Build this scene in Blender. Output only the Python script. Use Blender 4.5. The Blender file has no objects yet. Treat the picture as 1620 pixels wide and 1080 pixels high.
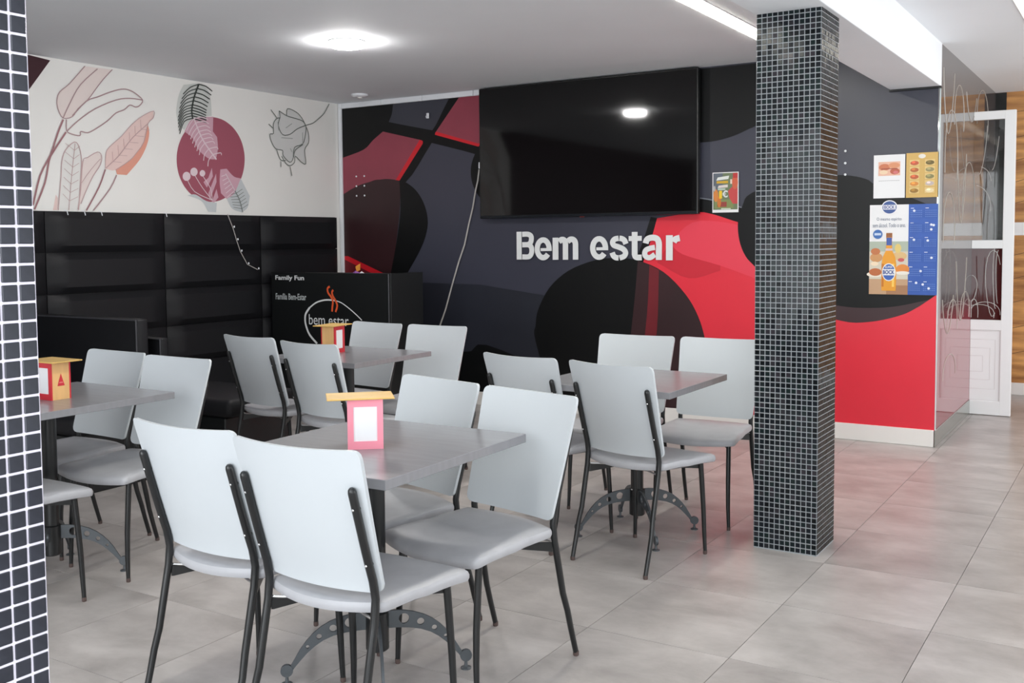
import bpy, bmesh, math, random
from mathutils import Vector, Matrix
from mathutils.geometry import tessellate_polygon

random.seed(7)
SC = bpy.context.scene
COL = SC.collection

# ------------------------------------------------------------------ camera
cam_data = bpy.data.cameras.new('camera')
cam_data.sensor_width = 36.0
cam_data.lens = 36.03
cam_data.shift_y = -0.0389
cam_data.clip_start = 0.05
cam = bpy.data.objects.new('camera', cam_data)
COL.objects.link(cam)
YAW, PITCH, ROLL = -0.5576, -0.0594, -0.0081
fw = Vector((math.sin(YAW) * math.cos(PITCH), math.cos(YAW) * math.cos(PITCH), math.sin(PITCH)))
rt0 = Vector((math.cos(YAW), -math.sin(YAW), 0))
up0 = rt0.cross(fw)
rt = rt0 * math.cos(ROLL) + up0 * math.sin(ROLL)
up = up0 * math.cos(ROLL) - rt0 * math.sin(ROLL)
mw = Matrix.Identity(4)
for r in range(3):
    mw[r][0], mw[r][1], mw[r][2] = rt[r], up[r], -fw[r]
mw.translation = Vector((0, 0, 1.35))
cam.matrix_world = mw
SC.camera = cam

# ------------------------------------------------------------------ world, daylight, exposure
world = bpy.data.worlds.new('daylight')
SC.world = world
world.use_nodes = True
wb = world.node_tree.nodes['Background']
wb.inputs[0].default_value = (0.93, 0.97, 1.0, 1)
wb.inputs[1].default_value = 1.6


def area(name, loc, rot, sx, sy, power, color=(1, 1, 1)):
    l = bpy.data.lights.new(name, 'AREA')
    l.shape = 'RECTANGLE'
    l.size, l.size_y, l.energy, l.color = sx, sy, power, color
    o = bpy.data.objects.new(name, l)
    COL.objects.link(o)
    o.location = loc
    o.rotation_euler = rot
    return o


# added daylight lamps at invented openings behind the camera and on the right
area('added_front_daylight', (-0.7, -1.38, 1.4), (math.radians(90), 0, 0), 5.0, 2.0, 144, (0.92, 0.97, 1.0))
area('added_side_daylight', (2.55, 6.7, 1.45), (0, math.radians(90), 0), 1.9, 5.2, 60, (0.97, 0.99, 1.0))

SC.view_settings.view_transform = 'Standard'
SC.view_settings.look = 'None'
SC.view_settings.gamma = 1.0
SC.view_settings.use_curve_mapping = False
SC.view_settings.exposure = 0.16
SC.cycles.use_denoising = True
SC.cycles.max_bounces = 10
SC.cycles.sample_clamp_indirect = 6.0


# ------------------------------------------------------------------ helpers
def lin(c):
    return tuple(((v / 255) / 12.92 if v / 255 <= 0.04045 else ((v / 255 + 0.055) / 1.055) ** 2.4) for v in c) + (1,)


def mat(name, rgb, rough=0.5, metal=0.0, spec=0.5, noise=0.0, nscale=8.0, bump=0.0, bscale=200.0, coat=0.0, ior=None, stretch=None, emit=None):
    m = bpy.data.materials.new(name)
    m.use_nodes = True
    nt = m.node_tree
    b = nt.nodes['Principled BSDF']
    c = lin(rgb)
    b.inputs['Base Color'].default_value = c
    b.inputs['Roughness'].default_value = rough
    b.inputs['Metallic'].default_value = metal
    b.inputs['Specular IOR Level'].default_value = spec
    b.inputs['Coat Weight'].default_value = coat
    if ior:
        b.inputs['IOR'].default_value = ior
    if emit:
        b.inputs['Emission Color'].default_value = lin(rgb)
        b.inputs['Emission Strength'].default_value = emit
    if noise or bump:
        tc = nt.nodes.new('ShaderNodeTexCoord')
        mp = nt.nodes.new('ShaderNodeMapping')
        nt.links.new(tc.outputs['Object'], mp.inputs['Vector'])
        if stretch:
            mp.inputs['Scale'].default_value = stretch
    if noise:
        n = nt.nodes.new('ShaderNodeTexNoise')
        n.inputs['Scale'].default_value = nscale
        n.inputs['Detail'].default_value = 5
        nt.links.new(mp.outputs['Vector'], n.inputs['Vector'])
        r = nt.nodes.new('ShaderNodeValToRGB')
        r.color_ramp.elements[0].position = 0.32
        r.color_ramp.elements[1].position = 0.68
        r.color_ramp.elements[0].color = tuple(v * (1 - noise) for v in c[:3]) + (1,)
        r.color_ramp.elements[1].color = tuple(min(1, v * (1 + noise)) for v in c[:3]) + (1,)
        nt.links.new(n.outputs['Fac'], r.inputs['Fac'])
        nt.links.new(r.outputs['Color'], b.inputs['Base Color'])
    if bump:
        n2 = nt.nodes.new('ShaderNodeTexNoise')
        n2.inputs['Scale'].default_value = bscale
        nt.links.new(mp.outputs['Vector'], n2.inputs['Vector'])
        bp = nt.nodes.new('ShaderNodeBump')
        bp.inputs['Strength'].default_value = bump
        bp.inputs['Distance'].default_value = 0.002
        nt.links.new(n2.outputs['Fac'], bp.inputs['Height'])
        nt.links.new(bp.outputs['Normal'], b.inputs['Normal'])
    return m


class MB:
    """collects geometry and links it as one mesh object"""

    def __init__(self):
        self.v, self.f, self.mi = [], [], []

    def add(self, vs, fs, mi=0):
        o = len(self.v)
        self.v += [tuple(p) for p in vs]
        self.f += [tuple(i + o for i in q) for q in fs]
        self.mi += [mi] * len(fs)
        return self

    def box(self, x0, x1, y0, y1, z0, z1, mi=0):
        vs = [(x, y, z) for x in (x0, x1) for y in (y0, y1) for z in (z0, z1)]
        return self.add(vs, [(0, 1, 3, 2), (4, 6, 7, 5), (0, 4, 5, 1), (2, 3, 7, 6), (0, 2, 6, 4), (1, 5, 7, 3)], mi)

    def bbox(self, x0, x1, y0, y1, z0, z1, r=0.004, seg=2, mi=0):
        bm = bmesh.new()
        bmesh.ops.create_cube(bm, size=1)
        bmesh.ops.scale(bm, vec=(x1 - x0, y1 - y0, z1 - z0), verts=bm.verts)
        bmesh.ops.translate(bm, vec=((x0 + x1) / 2, (y0 + y1) / 2, (z0 + z1) / 2), verts=bm.verts)
        bmesh.ops.bevel(bm, geom=bm.edges[:], offset=r, segments=seg, affect='EDGES', profile=0.5)
        bm.verts.index_update()
        self.add([v.co[:] for v in bm.verts], [[v.index for v in f.verts] for f in bm.faces], mi)
        bm.free()
        return self

    def tube(self, pts, rad, seg=10, mi=0):
        pts = [Vector(p) for p in pts]
        if not isinstance(rad, (list, tuple)):
            rad = [rad] * len(pts)
        vs, fs = [], []
        ref = None
        for i, p in enumerate(pts):
            t = (pts[min(i + 1, len(pts) - 1)] - pts[max(i - 1, 0)]).normalized()
            if ref is None:
                ref = t.orthogonal().normalized()
            ref = (ref - t * ref.dot(t)).normalized()
            b = t.cross(ref)
            for k in range(seg):
                a = 2 * math.pi * k / seg
                vs.append(p + (ref * math.cos(a) + b * math.sin(a)) * rad[i])
        for i in range(len(pts) - 1):
            for k in range(seg):
                k2 = (k + 1) % seg
                fs.append((i * seg + k, i * seg + k2, (i + 1) * seg + k2, (i + 1) * seg + k))
        fs.append(tuple(reversed(range(seg))))
        fs.append(tuple((len(pts) - 1) * seg + k for k in range(seg)))
        return self.add(vs, fs, mi)

    def lathe(self, prof, c=(0, 0, 0), seg=24, mi=0):
        vs, fs = [], []
        for r, z in prof:
            for k in range(seg):
                a = 2 * math.pi * k / seg
                vs.append((c[0] + r * math.cos(a), c[1] + r * math.sin(a), c[2] + z))
        n = len(prof)
        for i in range(n - 1):
            for k in range(seg):
                k2 = (k + 1) % seg
                fs.append((i * seg + k, i * seg + k2, (i + 1) * seg + k2, (i + 1) * seg + k))
        fs.append(tuple(reversed(range(seg))))
        fs.append(tuple((n - 1) * seg + k for k in range(seg)))
        return self.add(vs, fs, mi)

    def build(self, name, mats, parent=None, smooth=False, kind=None, label=None):
        me = bpy.data.meshes.new(name)
        me.from_pydata(self.v, [], self.f)
        for m in (mats if isinstance(mats, (list, tuple)) else [mats]):
            me.materials.append(m)
        if any(self.mi):
            me.polygons.foreach_set('material_index', self.mi)
        if smooth:
            me.polygons.foreach_set('use_smooth', [True] * len(me.polygons))
        me.update()
        if smooth:
            me.set_sharp_from_angle(angle=math.radians(40))
        o = bpy.data.objects.new(name, me)
        COL.objects.link(o)
        if parent:
            o.parent = parent
        if kind:
            o['kind'] = kind
        if label:
            o['label'] = label
        return o


def thing(name, label, cat, loc=(0, 0, 0), rz=0.0, group=None):
    o = bpy.data.objects.new(name, None)
    COL.objects.link(o)
    o.location = loc
    o.rotation_euler = (0, 0, rz)
    o.empty_display_size = 0.1
    return tag(o, label, cat, group)


def tag(o, label, cat, group=None):
    o['label'] = label
    o['category'] = cat
    if group:
        o['group'] = group
    return o


def copy_tree(o, parent=None):
    c = o.copy()
    COL.objects.link(c)
    if parent:
        c.parent = parent
    for ch in list(o.children):
        copy_tree(ch, c)
    return c


def soften(pts):
    """round off the shallow bends of an outline, keep its true corners"""
    n = len(pts)
    if n < 6:
        return pts

    def turn(i):
        a, b, c = pts[i - 1], pts[i], pts[(i + 1) % n]
        t = math.atan2(c[1] - b[1], c[0] - b[0]) - math.atan2(b[1] - a[1], b[0] - a[0])
        return abs((t + math.pi) % (2 * math.pi) - math.pi)
    sm = [turn(i) < math.radians(42) for i in range(n)]
    out = []
    for i in range(n):
        p0, p1, p2, p3 = pts[i - 1], pts[i], pts[(i + 1) % n], pts[(i + 2) % n]
        out.append(p1)
        m1 = [(p2[k] - p0[k]) / 2 if sm[i] else (p2[k] - p1[k]) for k in (0, 1)]
        m2 = [(p3[k] - p1[k]) / 2 if sm[(i + 1) % n] else (p2[k] - p1[k]) for k in (0, 1)]
        if not sm[i] and not sm[(i + 1) % n]:
            continue
        for t in (0.25, 0.5, 0.75):
            h = (2 * t ** 3 - 3 * t * t + 1, t ** 3 - 2 * t * t + t, -2 * t ** 3 + 3 * t * t, t ** 3 - t * t)
            out.append(tuple(h[0] * p1[k] + h[1] * m1[k] + h[2] * p2[k] + h[3] * m2[k] for k in (0, 1)))
    return out


def flat_polys(name, polys, to3d, mats, parent, step=0.0004, base=0.0):
    """painted shapes: each polygon is a thin flat layer a hair above the last"""
    keys = []
    mb = MB()
    for i, (c, pts) in enumerate(polys):
        if c not in keys:
            keys.append(c)
        d = base + step * (i + 1)
        # triangulate, without doubled points
        pts = [q for k, q in enumerate(pts) if math.dist(q, pts[k - 1]) > 2e-4]
        if len(pts) < 3:
            continue
        tris = tessellate_polygon([[Vector((p[0], p[1], 0)) for p in pts]])
        mb.add([to3d(p[0], p[1], d) for p in pts], tris, keys.index(c))
    return mb.build(name, [mats[k] for k in keys], parent)


def ribbon(pts, w):
    """outline polygon of a brush line"""
    L, Rr = [], []
    n = len(pts)
    for i, p in enumerate(pts):
        a, b = pts[max(i - 1, 0)], pts[min(i + 1, n - 1)]
        dx, dy = b[0] - a[0], b[1] - a[1]
        l = math.hypot(dx, dy) or 1
        h = w / 2
        L.append((p[0] - dy / l * h, p[1] + dx / l * h))
        Rr.append((p[0] + dy / l * h, p[1] - dx / l * h))
    return L, Rr


def curve_pts(pts, n=4):
    out = []
    for i in range(len(pts) - 1):
        p0, p1, p2, p3 = pts[max(i - 1, 0)], pts[i], pts[i + 1], pts[min(i + 2, len(pts) - 1)]
        for k in range(n):
            t = k / n
            out.append(tuple(0.5 * (2 * b + (c - a) * t + (2 * a - 5 * b + 4 * c - d) * t * t + (3 * b - a - 3 * c + d) * t ** 3) for a, b, c, d in zip(p0, p1, p2, p3)))
    return out + [tuple(pts[-1])]


def flat_lines(name, lines, to3d, mats, parent, d):
    keys = []
    mb = MB()
    for i_, (c, w, pts) in enumerate(lines):
        dd = d + 0.00003 * i_
        if len(pts) > 2:
            pts = curve_pts(pts, 3)
        if c not in keys:
            keys.append(c)
        L, Rr = ribbon(pts, w)
        vs = [to3d(p[0], p[1], dd) for p in L] + [to3d(p[0], p[1], dd) for p in Rr]
        n = len(pts)
        mb.add(vs, [(i, i + 1, n + i + 1, n + i) for i in range(n - 1)], keys.index(c))
    return mb.build(name, [mats[k] for k in keys], parent)


def clip(pts, lo, hi, ax):
    """clip a polygon to lo <= coordinate <= hi along one axis"""
    for s, lim in ((1, lo), (-1, hi)):
        out = []
        for i, p in enumerate(pts):
            q = pts[(i + 1) % len(pts)]
            pi, qi = s * (p[ax] - lim) >= 0, s * (q[ax] - lim) >= 0
            if pi:
                out.append(p)
            if pi != qi:
                t = (lim - p[ax]) / (q[ax] - p[ax])
                out.append((p[0] + (q[0] - p[0]) * t, p[1] + (q[1] - p[1]) * t))
        pts = out
        if len(pts) < 3:
            return []
    return pts


def text(name, body, m, parent, x, z, width, height, y, offset=0.0, thick=0.0, slits=(), rot=None, label=None, spacing=1.0):
    """lettering standing in the XZ plane facing -Y, fitted to width x height with its lower left corner at x, z"""
    cu = bpy.data.curves.new(name, 'FONT')
    cu.body = body
    cu.size = 1.0
    cu.offset = offset
    cu.space_character = spacing
    cu.resolution_u = 4
    tmp = bpy.data.objects.new('tmp', cu)
    COL.objects.link(tmp)
    bpy.context.view_layer.update()
    me = bpy.data.meshes.new_from_object(tmp.evaluated_get(bpy.context.evaluated_depsgraph_get()))
    bpy.data.objects.remove(tmp)
    bm = bmesh.new()
    bm.from_mesh(me)
    bmesh.ops.remove_doubles(bm, verts=bm.verts, dist=1e-5)
    for f in bm.faces:
        f.smooth = False
    xs = [v.co.x for v in bm.verts]
    ys = [v.co.y for v in bm.verts]
    sx, sy = width / (max(xs) - min(xs)), height / (max(ys) - min(ys))
    x0, y0 = min(xs), min(ys)
    for v in bm.verts:
        v.co = ((v.co.x - x0) * sx, (v.co.y - y0) * sy, 0)
    for (a, b, c, d) in slits:  # stencil bridges
        for co, no in (((a, 0, 0), (1, 0, 0)), ((b, 0, 0), (1, 0, 0)), ((0, c, 0), (0, 1, 0)), ((0, d, 0), (0, 1, 0))):
            bmesh.ops.bisect_plane(bm, geom=bm.verts[:] + bm.edges[:] + bm.faces[:], plane_co=co, plane_no=no)
        dl = [f for f in bm.faces if a < f.calc_center_median().x < b and c < f.calc_center_median().y < d]
        bmesh.ops.delete(bm, geom=dl, context='FACES')
    if thick:
        r = bmesh.ops.extrude_face_region(bm, geom=bm.faces[:])
        bmesh.ops.translate(bm, vec=(0, 0, thick), verts=[g for g in r['geom'] if isinstance(g, bmesh.types.BMVert)])
        bmesh.ops.recalc_face_normals(bm, faces=bm.faces[:])
    if rot is None:
        for v in bm.verts:
            v.co = (x + v.co.x, y - v.co.z, z + v.co.y)
    else:
        for v in bm.verts:
            v.co = rot(v.co.x, v.co.y)
    bm.to_mesh(me)
    bm.free()
    me.materials.clear()
    me.materials.append(m)
    me.name = name
    o = bpy.data.objects.new(name, me)
    COL.objects.link(o)
    o.parent = parent
    if not thick:
        o['kind'] = 'stuff'
    if label:
        o['label'] = label
    return o


# ------------------------------------------------------------------ materials
M_ceiling = mat('ceiling_paint', (236, 239, 243), 0.8, noise=0.02, nscale=1.2)
M_white_wall = mat('white_wall_paint', (236, 234, 230), 0.7, noise=0.015, nscale=2)
M_white_gloss = mat('white_reflection_and_added_window', (240, 240, 240), 0.3)
M_trim = mat('white_plastic_trim', (232, 234, 238), 0.35)
M_base = mat('white_skirting', (232, 228, 224), 0.4)
M_grout_floor = mat('floor_joint', (92, 88, 84), 0.8)
M_panel = mat('grey_laminate_back', (196, 201, 205), 0.32, noise=0.015, nscale=3)
M_seat = mat('grey_vinyl_seat', (172, 172, 176), 0.42, noise=0.05, nscale=14, bump=0.15, bscale=400)
M_black_metal = mat('black_powdercoat', (24, 25, 26), 0.3)
M_chrome = mat('chrome', (215, 215, 215), 0.15, metal=1.0)
M_foot = mat('brown_rubber', (86, 70, 66), 0.6)
M_table = mat('grey_wood_laminate', (134, 134, 138), 0.24, noise=0.04, nscale=6, stretch=(1, 9, 1))
M_table_edge = mat('grey_table_edge', (122, 122, 126), 0.4)
M_base_grey = mat('graphite_metal', (84, 88, 92), 0.4, metal=0.3)
M_tv = mat('tv_glass', (9, 9, 10), 0.06, spec=0.5)
M_tv_frame = mat('tv_frame', (10, 11, 13), 0.3)
M_leather = mat('black_leatherette', (24, 24, 27), 0.5, spec=0.25, bump=0.2, bscale=120)
M_leather_edge = mat('black_piping', (62, 62, 66), 0.35)
M_board = mat('black_board', (17, 19, 20), 0.45)
M_ink_white = mat('white_print', (228, 230, 230), 0.5)
M_ink_grey = mat('pale_print', (190, 196, 196), 0.5)
M_ink_orange = mat('orange_print', (226, 92, 50), 0.5)
M_led = mat('led_diffuser', (255, 252, 240), 0.5, emit=24.0)
M_led_soft = mat('led_diffuser_soft', (255, 252, 240), 0.5, emit=2.5)
M_lamp = mat('lamp_diffuser', (255, 252, 250), 0.5, emit=170.0)
M_grout = mat('mosaic_grout', (152, 156, 160), 0.7, noise=0.08, nscale=60)
M_grout_near = mat('near_mosaic_grout', (226, 222, 236), 0.7, noise=0.05, nscale=60)
M_wood = mat('pale_plywood', (226, 178, 118), 0.45, noise=0.08, nscale=5, stretch=(6, 6, 1))
M_wood_lid = mat('golden_plywood', (212, 172, 96), 0.4, noise=0.1, nscale=6, stretch=(1, 8, 1))
M_red_box = mat('red_lacquer', (205, 38, 52), 0.35)
M_red_box_glare = mat('red_lacquer_glare', (246, 150, 168), 0.3)  # the red frame lacquer with glare put into its colour
M_paper = mat('white_paper', (238, 238, 240), 0.5)


def tile_mat(name, a, b):
    m = bpy.data.materials.new(name)
    m.use_nodes = True
    nt = m.node_tree
    p = nt.nodes['Principled BSDF']
    oi = nt.nodes.new('ShaderNodeObjectInfo')
    tc = nt.nodes.new('ShaderNodeTexCoord')
    ad = nt.nodes.new('ShaderNodeVectorMath')
    ad.operation = 'MULTIPLY_ADD'
    nt.links.new(oi.outputs['Random'], ad.inputs[0])
    ad.inputs[1].default_value = (17, 29, 11)
    nt.links.new(tc.outputs['Object'], ad.inputs[2])
    n1 = nt.nodes.new('ShaderNodeTexNoise')
    n1.inputs['Scale'].default_value = 3.2
    n1.inputs['Detail'].default_value = 8
    n1.inputs['Roughness'].default_value = 0.62
    n1.inputs['Distortion'].default_value = 0.2
    mp = nt.nodes.new('ShaderNodeMapping')
    mp.inputs['Scale'].default_value = (0.95, 1.3, 1)
    nt.links.new(ad.outputs[0], mp.inputs['Vector'])
    nt.links.new(mp.outputs['Vector'], n1.inputs['Vector'])
    r = nt.nodes.new('ShaderNodeValToRGB')
    r.color_ramp.elements[0].position = 0.3
    r.color_ramp.elements[1].position = 0.7
    r.color_ramp.elements[0].color = lin(a)
    r.color_ramp.elements[1].color = lin(b)
    nt.links.new(n1.outputs['Fac'], r.inputs['Fac'])
    mr = nt.nodes.new('ShaderNodeMapRange')
    mr.inputs['To Min'].default_value = 0.94
    mr.inputs['To Max'].default_value = 1.05
    nt.links.new(oi.outputs['Random'], mr.inputs['Value'])
    hs = nt.nodes.new('ShaderNodeHueSaturation')
    nt.links.new(mr.outputs[0], hs.inputs['Value'])
    nt.links.new(r.outputs['Color'], hs.inputs['Color'])
    nt.links.new(hs.outputs['Color'], p.inputs['Base Color'])
    p.inputs['Roughness'].default_value = 0.3
    p.inputs['Specular IOR Level'].default_value = 0.45
    return m


M_tile = tile_mat('grey_stone_tile', (152, 146, 143), (193, 187, 184))


def mosaic_mat(name, vivid):
    m = bpy.data.materials.new(name)
    m.use_nodes = True
    nt = m.node_tree
    p = nt.nodes['Principled BSDF']
    g = nt.nodes.new('ShaderNodeNewGeometry')
    r = nt.nodes.new('ShaderNodeValToRGB')
    r.color_ramp.elements[0].color = lin((14, 18, 20))
    r.color_ramp.elements[1].color = lin(vivid)
    e = r.color_ramp.elements.new(0.5)
    e.color = lin((26, 30, 36))
    e = r.color_ramp.elements.new(0.72)
    e.color = lin((24, 36, 36))
    nt.links.new(g.outputs['Random Per Island'], r.inputs['Fac'])
    nt.links.new(r.outputs['Color'], p.inputs['Base Color'])
    p.inputs['Roughness'].default_value = 0.1
    p.inputs['Specular IOR Level'].default_value = 0.14
    return m


M_mosaic = mosaic_mat('black_glass_mosaic', (48, 44, 50))
M_mosaic_near = mat('charcoal_glass_mosaic', (46, 48, 56), 0.18, spec=0.3, noise=0.2, nscale=30)

# ------------------------------------------------------------------ setting: floor
XL, XR, YF, YB, ZC = -6.15, 2.6, -1.5, 9.66, 2.57
floor = MB().box(XL - 0.1, XR + 0.1, YF - 0.1, YB + 0.1, -0.08, -0.004).build('floor', M_grout_floor, kind='structure')
TX, TY, X0, Y0 = 0.514, 0.566, -0.611, 3.675
J = 0.0011
tile_mesh = None
behind = MB()
for i in range(-12, 8):
    for j in range(-12, 12):
        xa, ya = X0 + i * TX, Y0 + j * TY
        xb, yb = xa + TX, ya + TY
        if xb < XL or xa > XR or yb < YF or ya > YB:
            continue
        inview = yb > 0.6 and xa < 1.0 and xb > XL and ya < YB
        # keep those the camera can see: to the left of its right edge and right of its left edge
        az0 = max(math.atan2(x, y) for x in (xa, xb) for y in (max(ya, 0.02), yb))
        az1 = min(math.atan2(x, y) for x in (xa, xb) for y in (max(ya, 0.02), yb))
        inview = inview and az0 > -1.05 and az1 < -0.05
        full = xa > XL and xb < XR and ya > YF and yb < YB
        if inview and full:
            if tile_mesh is None:
                t = MB().box(J - TX / 2, TX / 2 - J, J - TY / 2, TY / 2 - J, -0.01, 0.0).build('tile', M_tile, floor)
                tile_mesh = t
            else:
                t = tile_mesh.copy()
                COL.objects.link(t)
            t.location = (xa + TX / 2, ya + TY / 2, 0)
        else:
            behind.box(max(xa, XL) + J, min(xb, XR) - J, max(ya, YF) + J, min(yb, YB) - J, -0.01, 0)
behind.build('border_tiles', M_tile, floor, kind='stuff')

# ------------------------------------------------------------------ setting: walls and ceiling
ceiling = MB().box(XL - 0.1, XR + 0.1, YF - 0.1, YB + 0.1, ZC, ZC + 0.12).build('ceiling', M_ceiling, kind='structure')
beam = MB().bbox(-1.455, -1.15, YF, 6.995, 2.3, ZC + 0.001, 0.004, 2).build('trim_1', M_ceiling, kind='structure')
beam['label'] = 'dropped white ceiling beam resting on the mosaic pillars'
MB().box(-1.46, -1.145, 6.95, 6.985, 2.288, 2.3).build('trim_2', M_board, kind='structure')

# back wall with the printed mural
YM = 6.985
wall_back = MB().box(XL - 0.1, -1.1651, YM, YM + 0.15, 0, ZC).build('wall_back', mat('mural_slate', (60, 61, 74), 0.36, noise=0.06, nscale=1.2), kind='structure')
MURMAT = {
    'black': mat('mural_black', (12, 13, 14), 0.4, spec=0.3, noise=0.15, nscale=1.5),
    'slate': mat('mural_slate_tile', (58, 59, 70), 0.4, noise=0.08, nscale=2),
    'slatedark': mat('mural_slate_dark', (38, 40, 49), 0.4, noise=0.15, nscale=2),
    'dusty': mat('mural_dusty_red', (150, 64, 80), 0.4, noise=0.08, nscale=3),
    'edge': mat('mural_bright_edge', (214, 28, 42), 0.4),
    'deep': mat('mural_deep_red', (48, 22, 26), 0.4, noise=0.2, nscale=2),
    'deepred': mat('mural_wine', (110, 24, 34), 0.4, noise=0.1, nscale=4),
    'red': mat('mural_red', (226, 44, 62), 0.38, noise=0.06, nscale=1.5),
    'redlight': mat('mural_light_red', (232, 62, 82), 0.38),
    'reddark': mat('mural_dark_red', (206, 36, 54), 0.38),
    'brown': mat('mural_brown', (56, 32, 36), 0.4),
    'lightline': mat('mural_grey_line', (120, 124, 134), 0.4),
}
# outlines of the wall print (x, z) and of the wall painting (y, z), in metres
MURAL = [('black', [(-6.121, 2.55), (-4.399, 2.56), (-4.405, 1.95), (-4.715, 2.061), (-5.135, 2.172), (-5.414, 1.856), (-5.706, 1.801), (-6.142, 1.647)]), ('slate', [(-5.538, 2.528), (-4.942, 2.539), (-5.001, 2.455), (-5.081, 2.331), (-5.127, 2.276), (-5.419, 2.338), (-5.59, 2.376), (-5.554, 2.443)]), ('dusty', [(-5.654, 2.299), (-5.234, 2.199), (-5.503, 1.859), (-5.704, 1.888), (-5.846, 1.861), (-6.132, 1.765), (-6.124, 2.094), (-5.876, 2.154), (-5.767, 2.23)]), ('edge', [(-5.26, 2.205), (-5.227, 2.193), (-5.228, 2.172), (-5.496, 1.853), (-5.523, 1.876)]), ('dusty', [(-4.847, 2.531), (-4.459, 2.55), (-4.464, 2.083), (-4.665, 2.13), (-5.101, 2.249)]), ('edge', [(-5.088, 2.263), (-5.102, 2.238), (-4.665, 2.115), (-4.609, 2.167), (-4.665, 2.14)]), ('black', [(-3.981, 1.881), (-3.985, 1.833), (-3.999, 1.785), (-4.021, 1.74), (-4.051, 1.699), (-4.089, 1.662), (-4.133, 1.631), (-4.183, 1.606), (-4.238, 1.588), (-4.296, 1.578), (-4.355, 1.575), (-4.415, 1.58), (-4.474, 1.594), (-4.53, 1.614), (-4.582, 1.642), (-4.629, 1.677), (-4.668, 1.717), (-4.7, 1.762), (-4.724, 1.811), (-4.738, 1.862), (-4.742, 1.913), (-4.737, 1.965), (-4.721, 2.014), (-4.697, 2.06), (-4.664, 2.102), (-4.623, 2.139), (-4.576, 2.169), (-4.524, 2.193), (-4.467, 2.209), (-4.409, 2.217), (-4.349, 2.217), (-4.29, 2.21), (-4.233, 2.194), (-4.179, 2.172), (-4.129, 2.143), (-4.086, 2.109), (-4.049, 2.069), (-4.019, 2.026), (-3.998, 1.979), (-3.985, 1.931)]), ('deep', [(-6.132, 1.765), (-5.991, 1.827), (-5.846, 1.866), (-5.634, 1.891), (-5.468, 1.869), (-5.488, 1.578), (-5.581, 1.033), (-6.15, 1.026)]), ('black', [(-5.482, 1.874), (-5.394, 1.844), (-5.294, 1.771), (-5.216, 1.652), (-5.185, 1.508), (-5.221, 1.37), (-5.304, 1.225), (-5.443, 1.035), (-5.602, 1.033), (-5.519, 1.361), (-5.473, 1.631)]), ('edge', [(-6.115, 1.224), (-6.071, 1.224), (-5.657, 1.071), (-5.658, 1.032), (-6.12, 1.027)]), ('deepred', [(-6.116, 1.196), (-5.735, 1.048), (-6.12, 1.027)]), ('black', [(-2.991, 2.668), (-2.334, 2.572), (-2.07, 2.448), (-2.221, 2.226), (-2.345, 2.135), (-2.399, 2.113), (-2.513, 2.071), (-2.676, 2.041), (-2.892, 2.044)]), ('black', [(-2.804, 1.651), (-2.651, 1.62), (-2.464, 1.57), (-2.327, 1.492), (-2.237, 1.36), (-2.34, 1.418), (-2.51, 1.474), (-2.674, 1.521), (-2.804, 1.542)]), ('lightline', [(-2.804, 1.655), (-2.651, 1.629), (-2.418, 1.565), (-2.26, 1.504), (-2.26, 1.496), (-2.418, 1.556), (-2.651, 1.62), (-2.804, 1.646)]), ('red', [(-3.09, 1.506), (-2.794, 1.542), (-2.674, 1.53), (-2.51, 1.478), (-2.34, 1.418), (-2.147, 1.25), (-1.718, 0.955), (-1.144, 1.169), (-1.127, 0.032), (-3.14, 0.025), (-2.84, 0.515), (-3.191, 0.922), (-3.232, 1.195)]), ('black', [(-3.14, 1.517), (-3.09, 1.506), (-3.14, 1.344), (-3.222, 1.133), (-3.263, 1.194), (-3.201, 1.345)]), ('redlight', [(-2.813, 1.47), (-2.556, 1.465), (-2.327, 1.4), (-2.324, 1.065), (-2.602, 1.161), (-2.891, 1.242), (-2.99, 1.325)]), ('reddark', [(-2.99, 1.325), (-2.891, 1.242), (-2.602, 1.161), (-2.602, 1.125), (-2.841, 1.068), (-3.09, 1.181)]), ('black', [(-2.374, 1.669), (-2.441, 1.583), (-2.473, 1.473), (-2.463, 1.34), (-2.417, 1.228), (-2.339, 1.145), (-2.101, 0.903), (-1.758, 0.797), (-1.573, 0.795), (-1.394, 0.838), (-1.278, 0.895), (-1.108, 1.021), (-1.116, 1.51), (-1.326, 1.608), (-1.536, 1.692), (-1.604, 1.736), (-1.756, 1.767), (-2.064, 1.767)]), ('brown', [(-2.101, 0.903), (-1.758, 0.797), (-1.573, 0.795), (-1.394, 0.838), (-1.278, 0.895), (-1.202, 0.95), (-1.395, 0.904), (-1.574, 0.887), (-1.759, 0.895), (-2.014, 0.948)]), ('slatedark', [(-5.443, 1.002), (-4.66, 0.993), (-3.947, 0.905), (-4.067, 0.199), (-5.459, 0.104)]), ('black', [(-5.45, 0.599), (-4.824, 0.433), (-4.603, 0.501), (-3.838, 0.265), (-3.84, -0.134), (-5.466, -0.283)]), ('black', [(-4.134, 0.549), (-4.133, 0.675), (-4.109, 0.801), (-4.004, 0.979), (-3.833, 1.114), (-3.613, 1.193), (-3.425, 1.213), (-3.243, 1.195), (-3.039, 1.112), (-2.866, 0.952), (-2.768, 0.794), (-2.714, 0.627), (-2.694, 0.477), (-2.79, 0.147), (-3.089, -0.066), (-3.953, 0.006)]), ('deep', [(-3.243, 1.195), (-3.039, 1.112), (-2.866, 0.952), (-2.768, 0.794), (-2.714, 0.627), (-2.694, 0.477), (-2.79, 0.147), (-3.089, -0.066), (-3.375, 0.005), (-3.321, 0.49), (-3.274, 0.873)]), ('deepred', [(-3.15, 1.162), (-3.074, 1.125), (-3.089, 0.69), (-3.14, 0.31), (-3.233, 0.304), (-3.171, 0.781)]), ('black', [(-1.151, 0.112), (-1.125, 0.184), (-1.124, 0.098)])]
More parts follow.
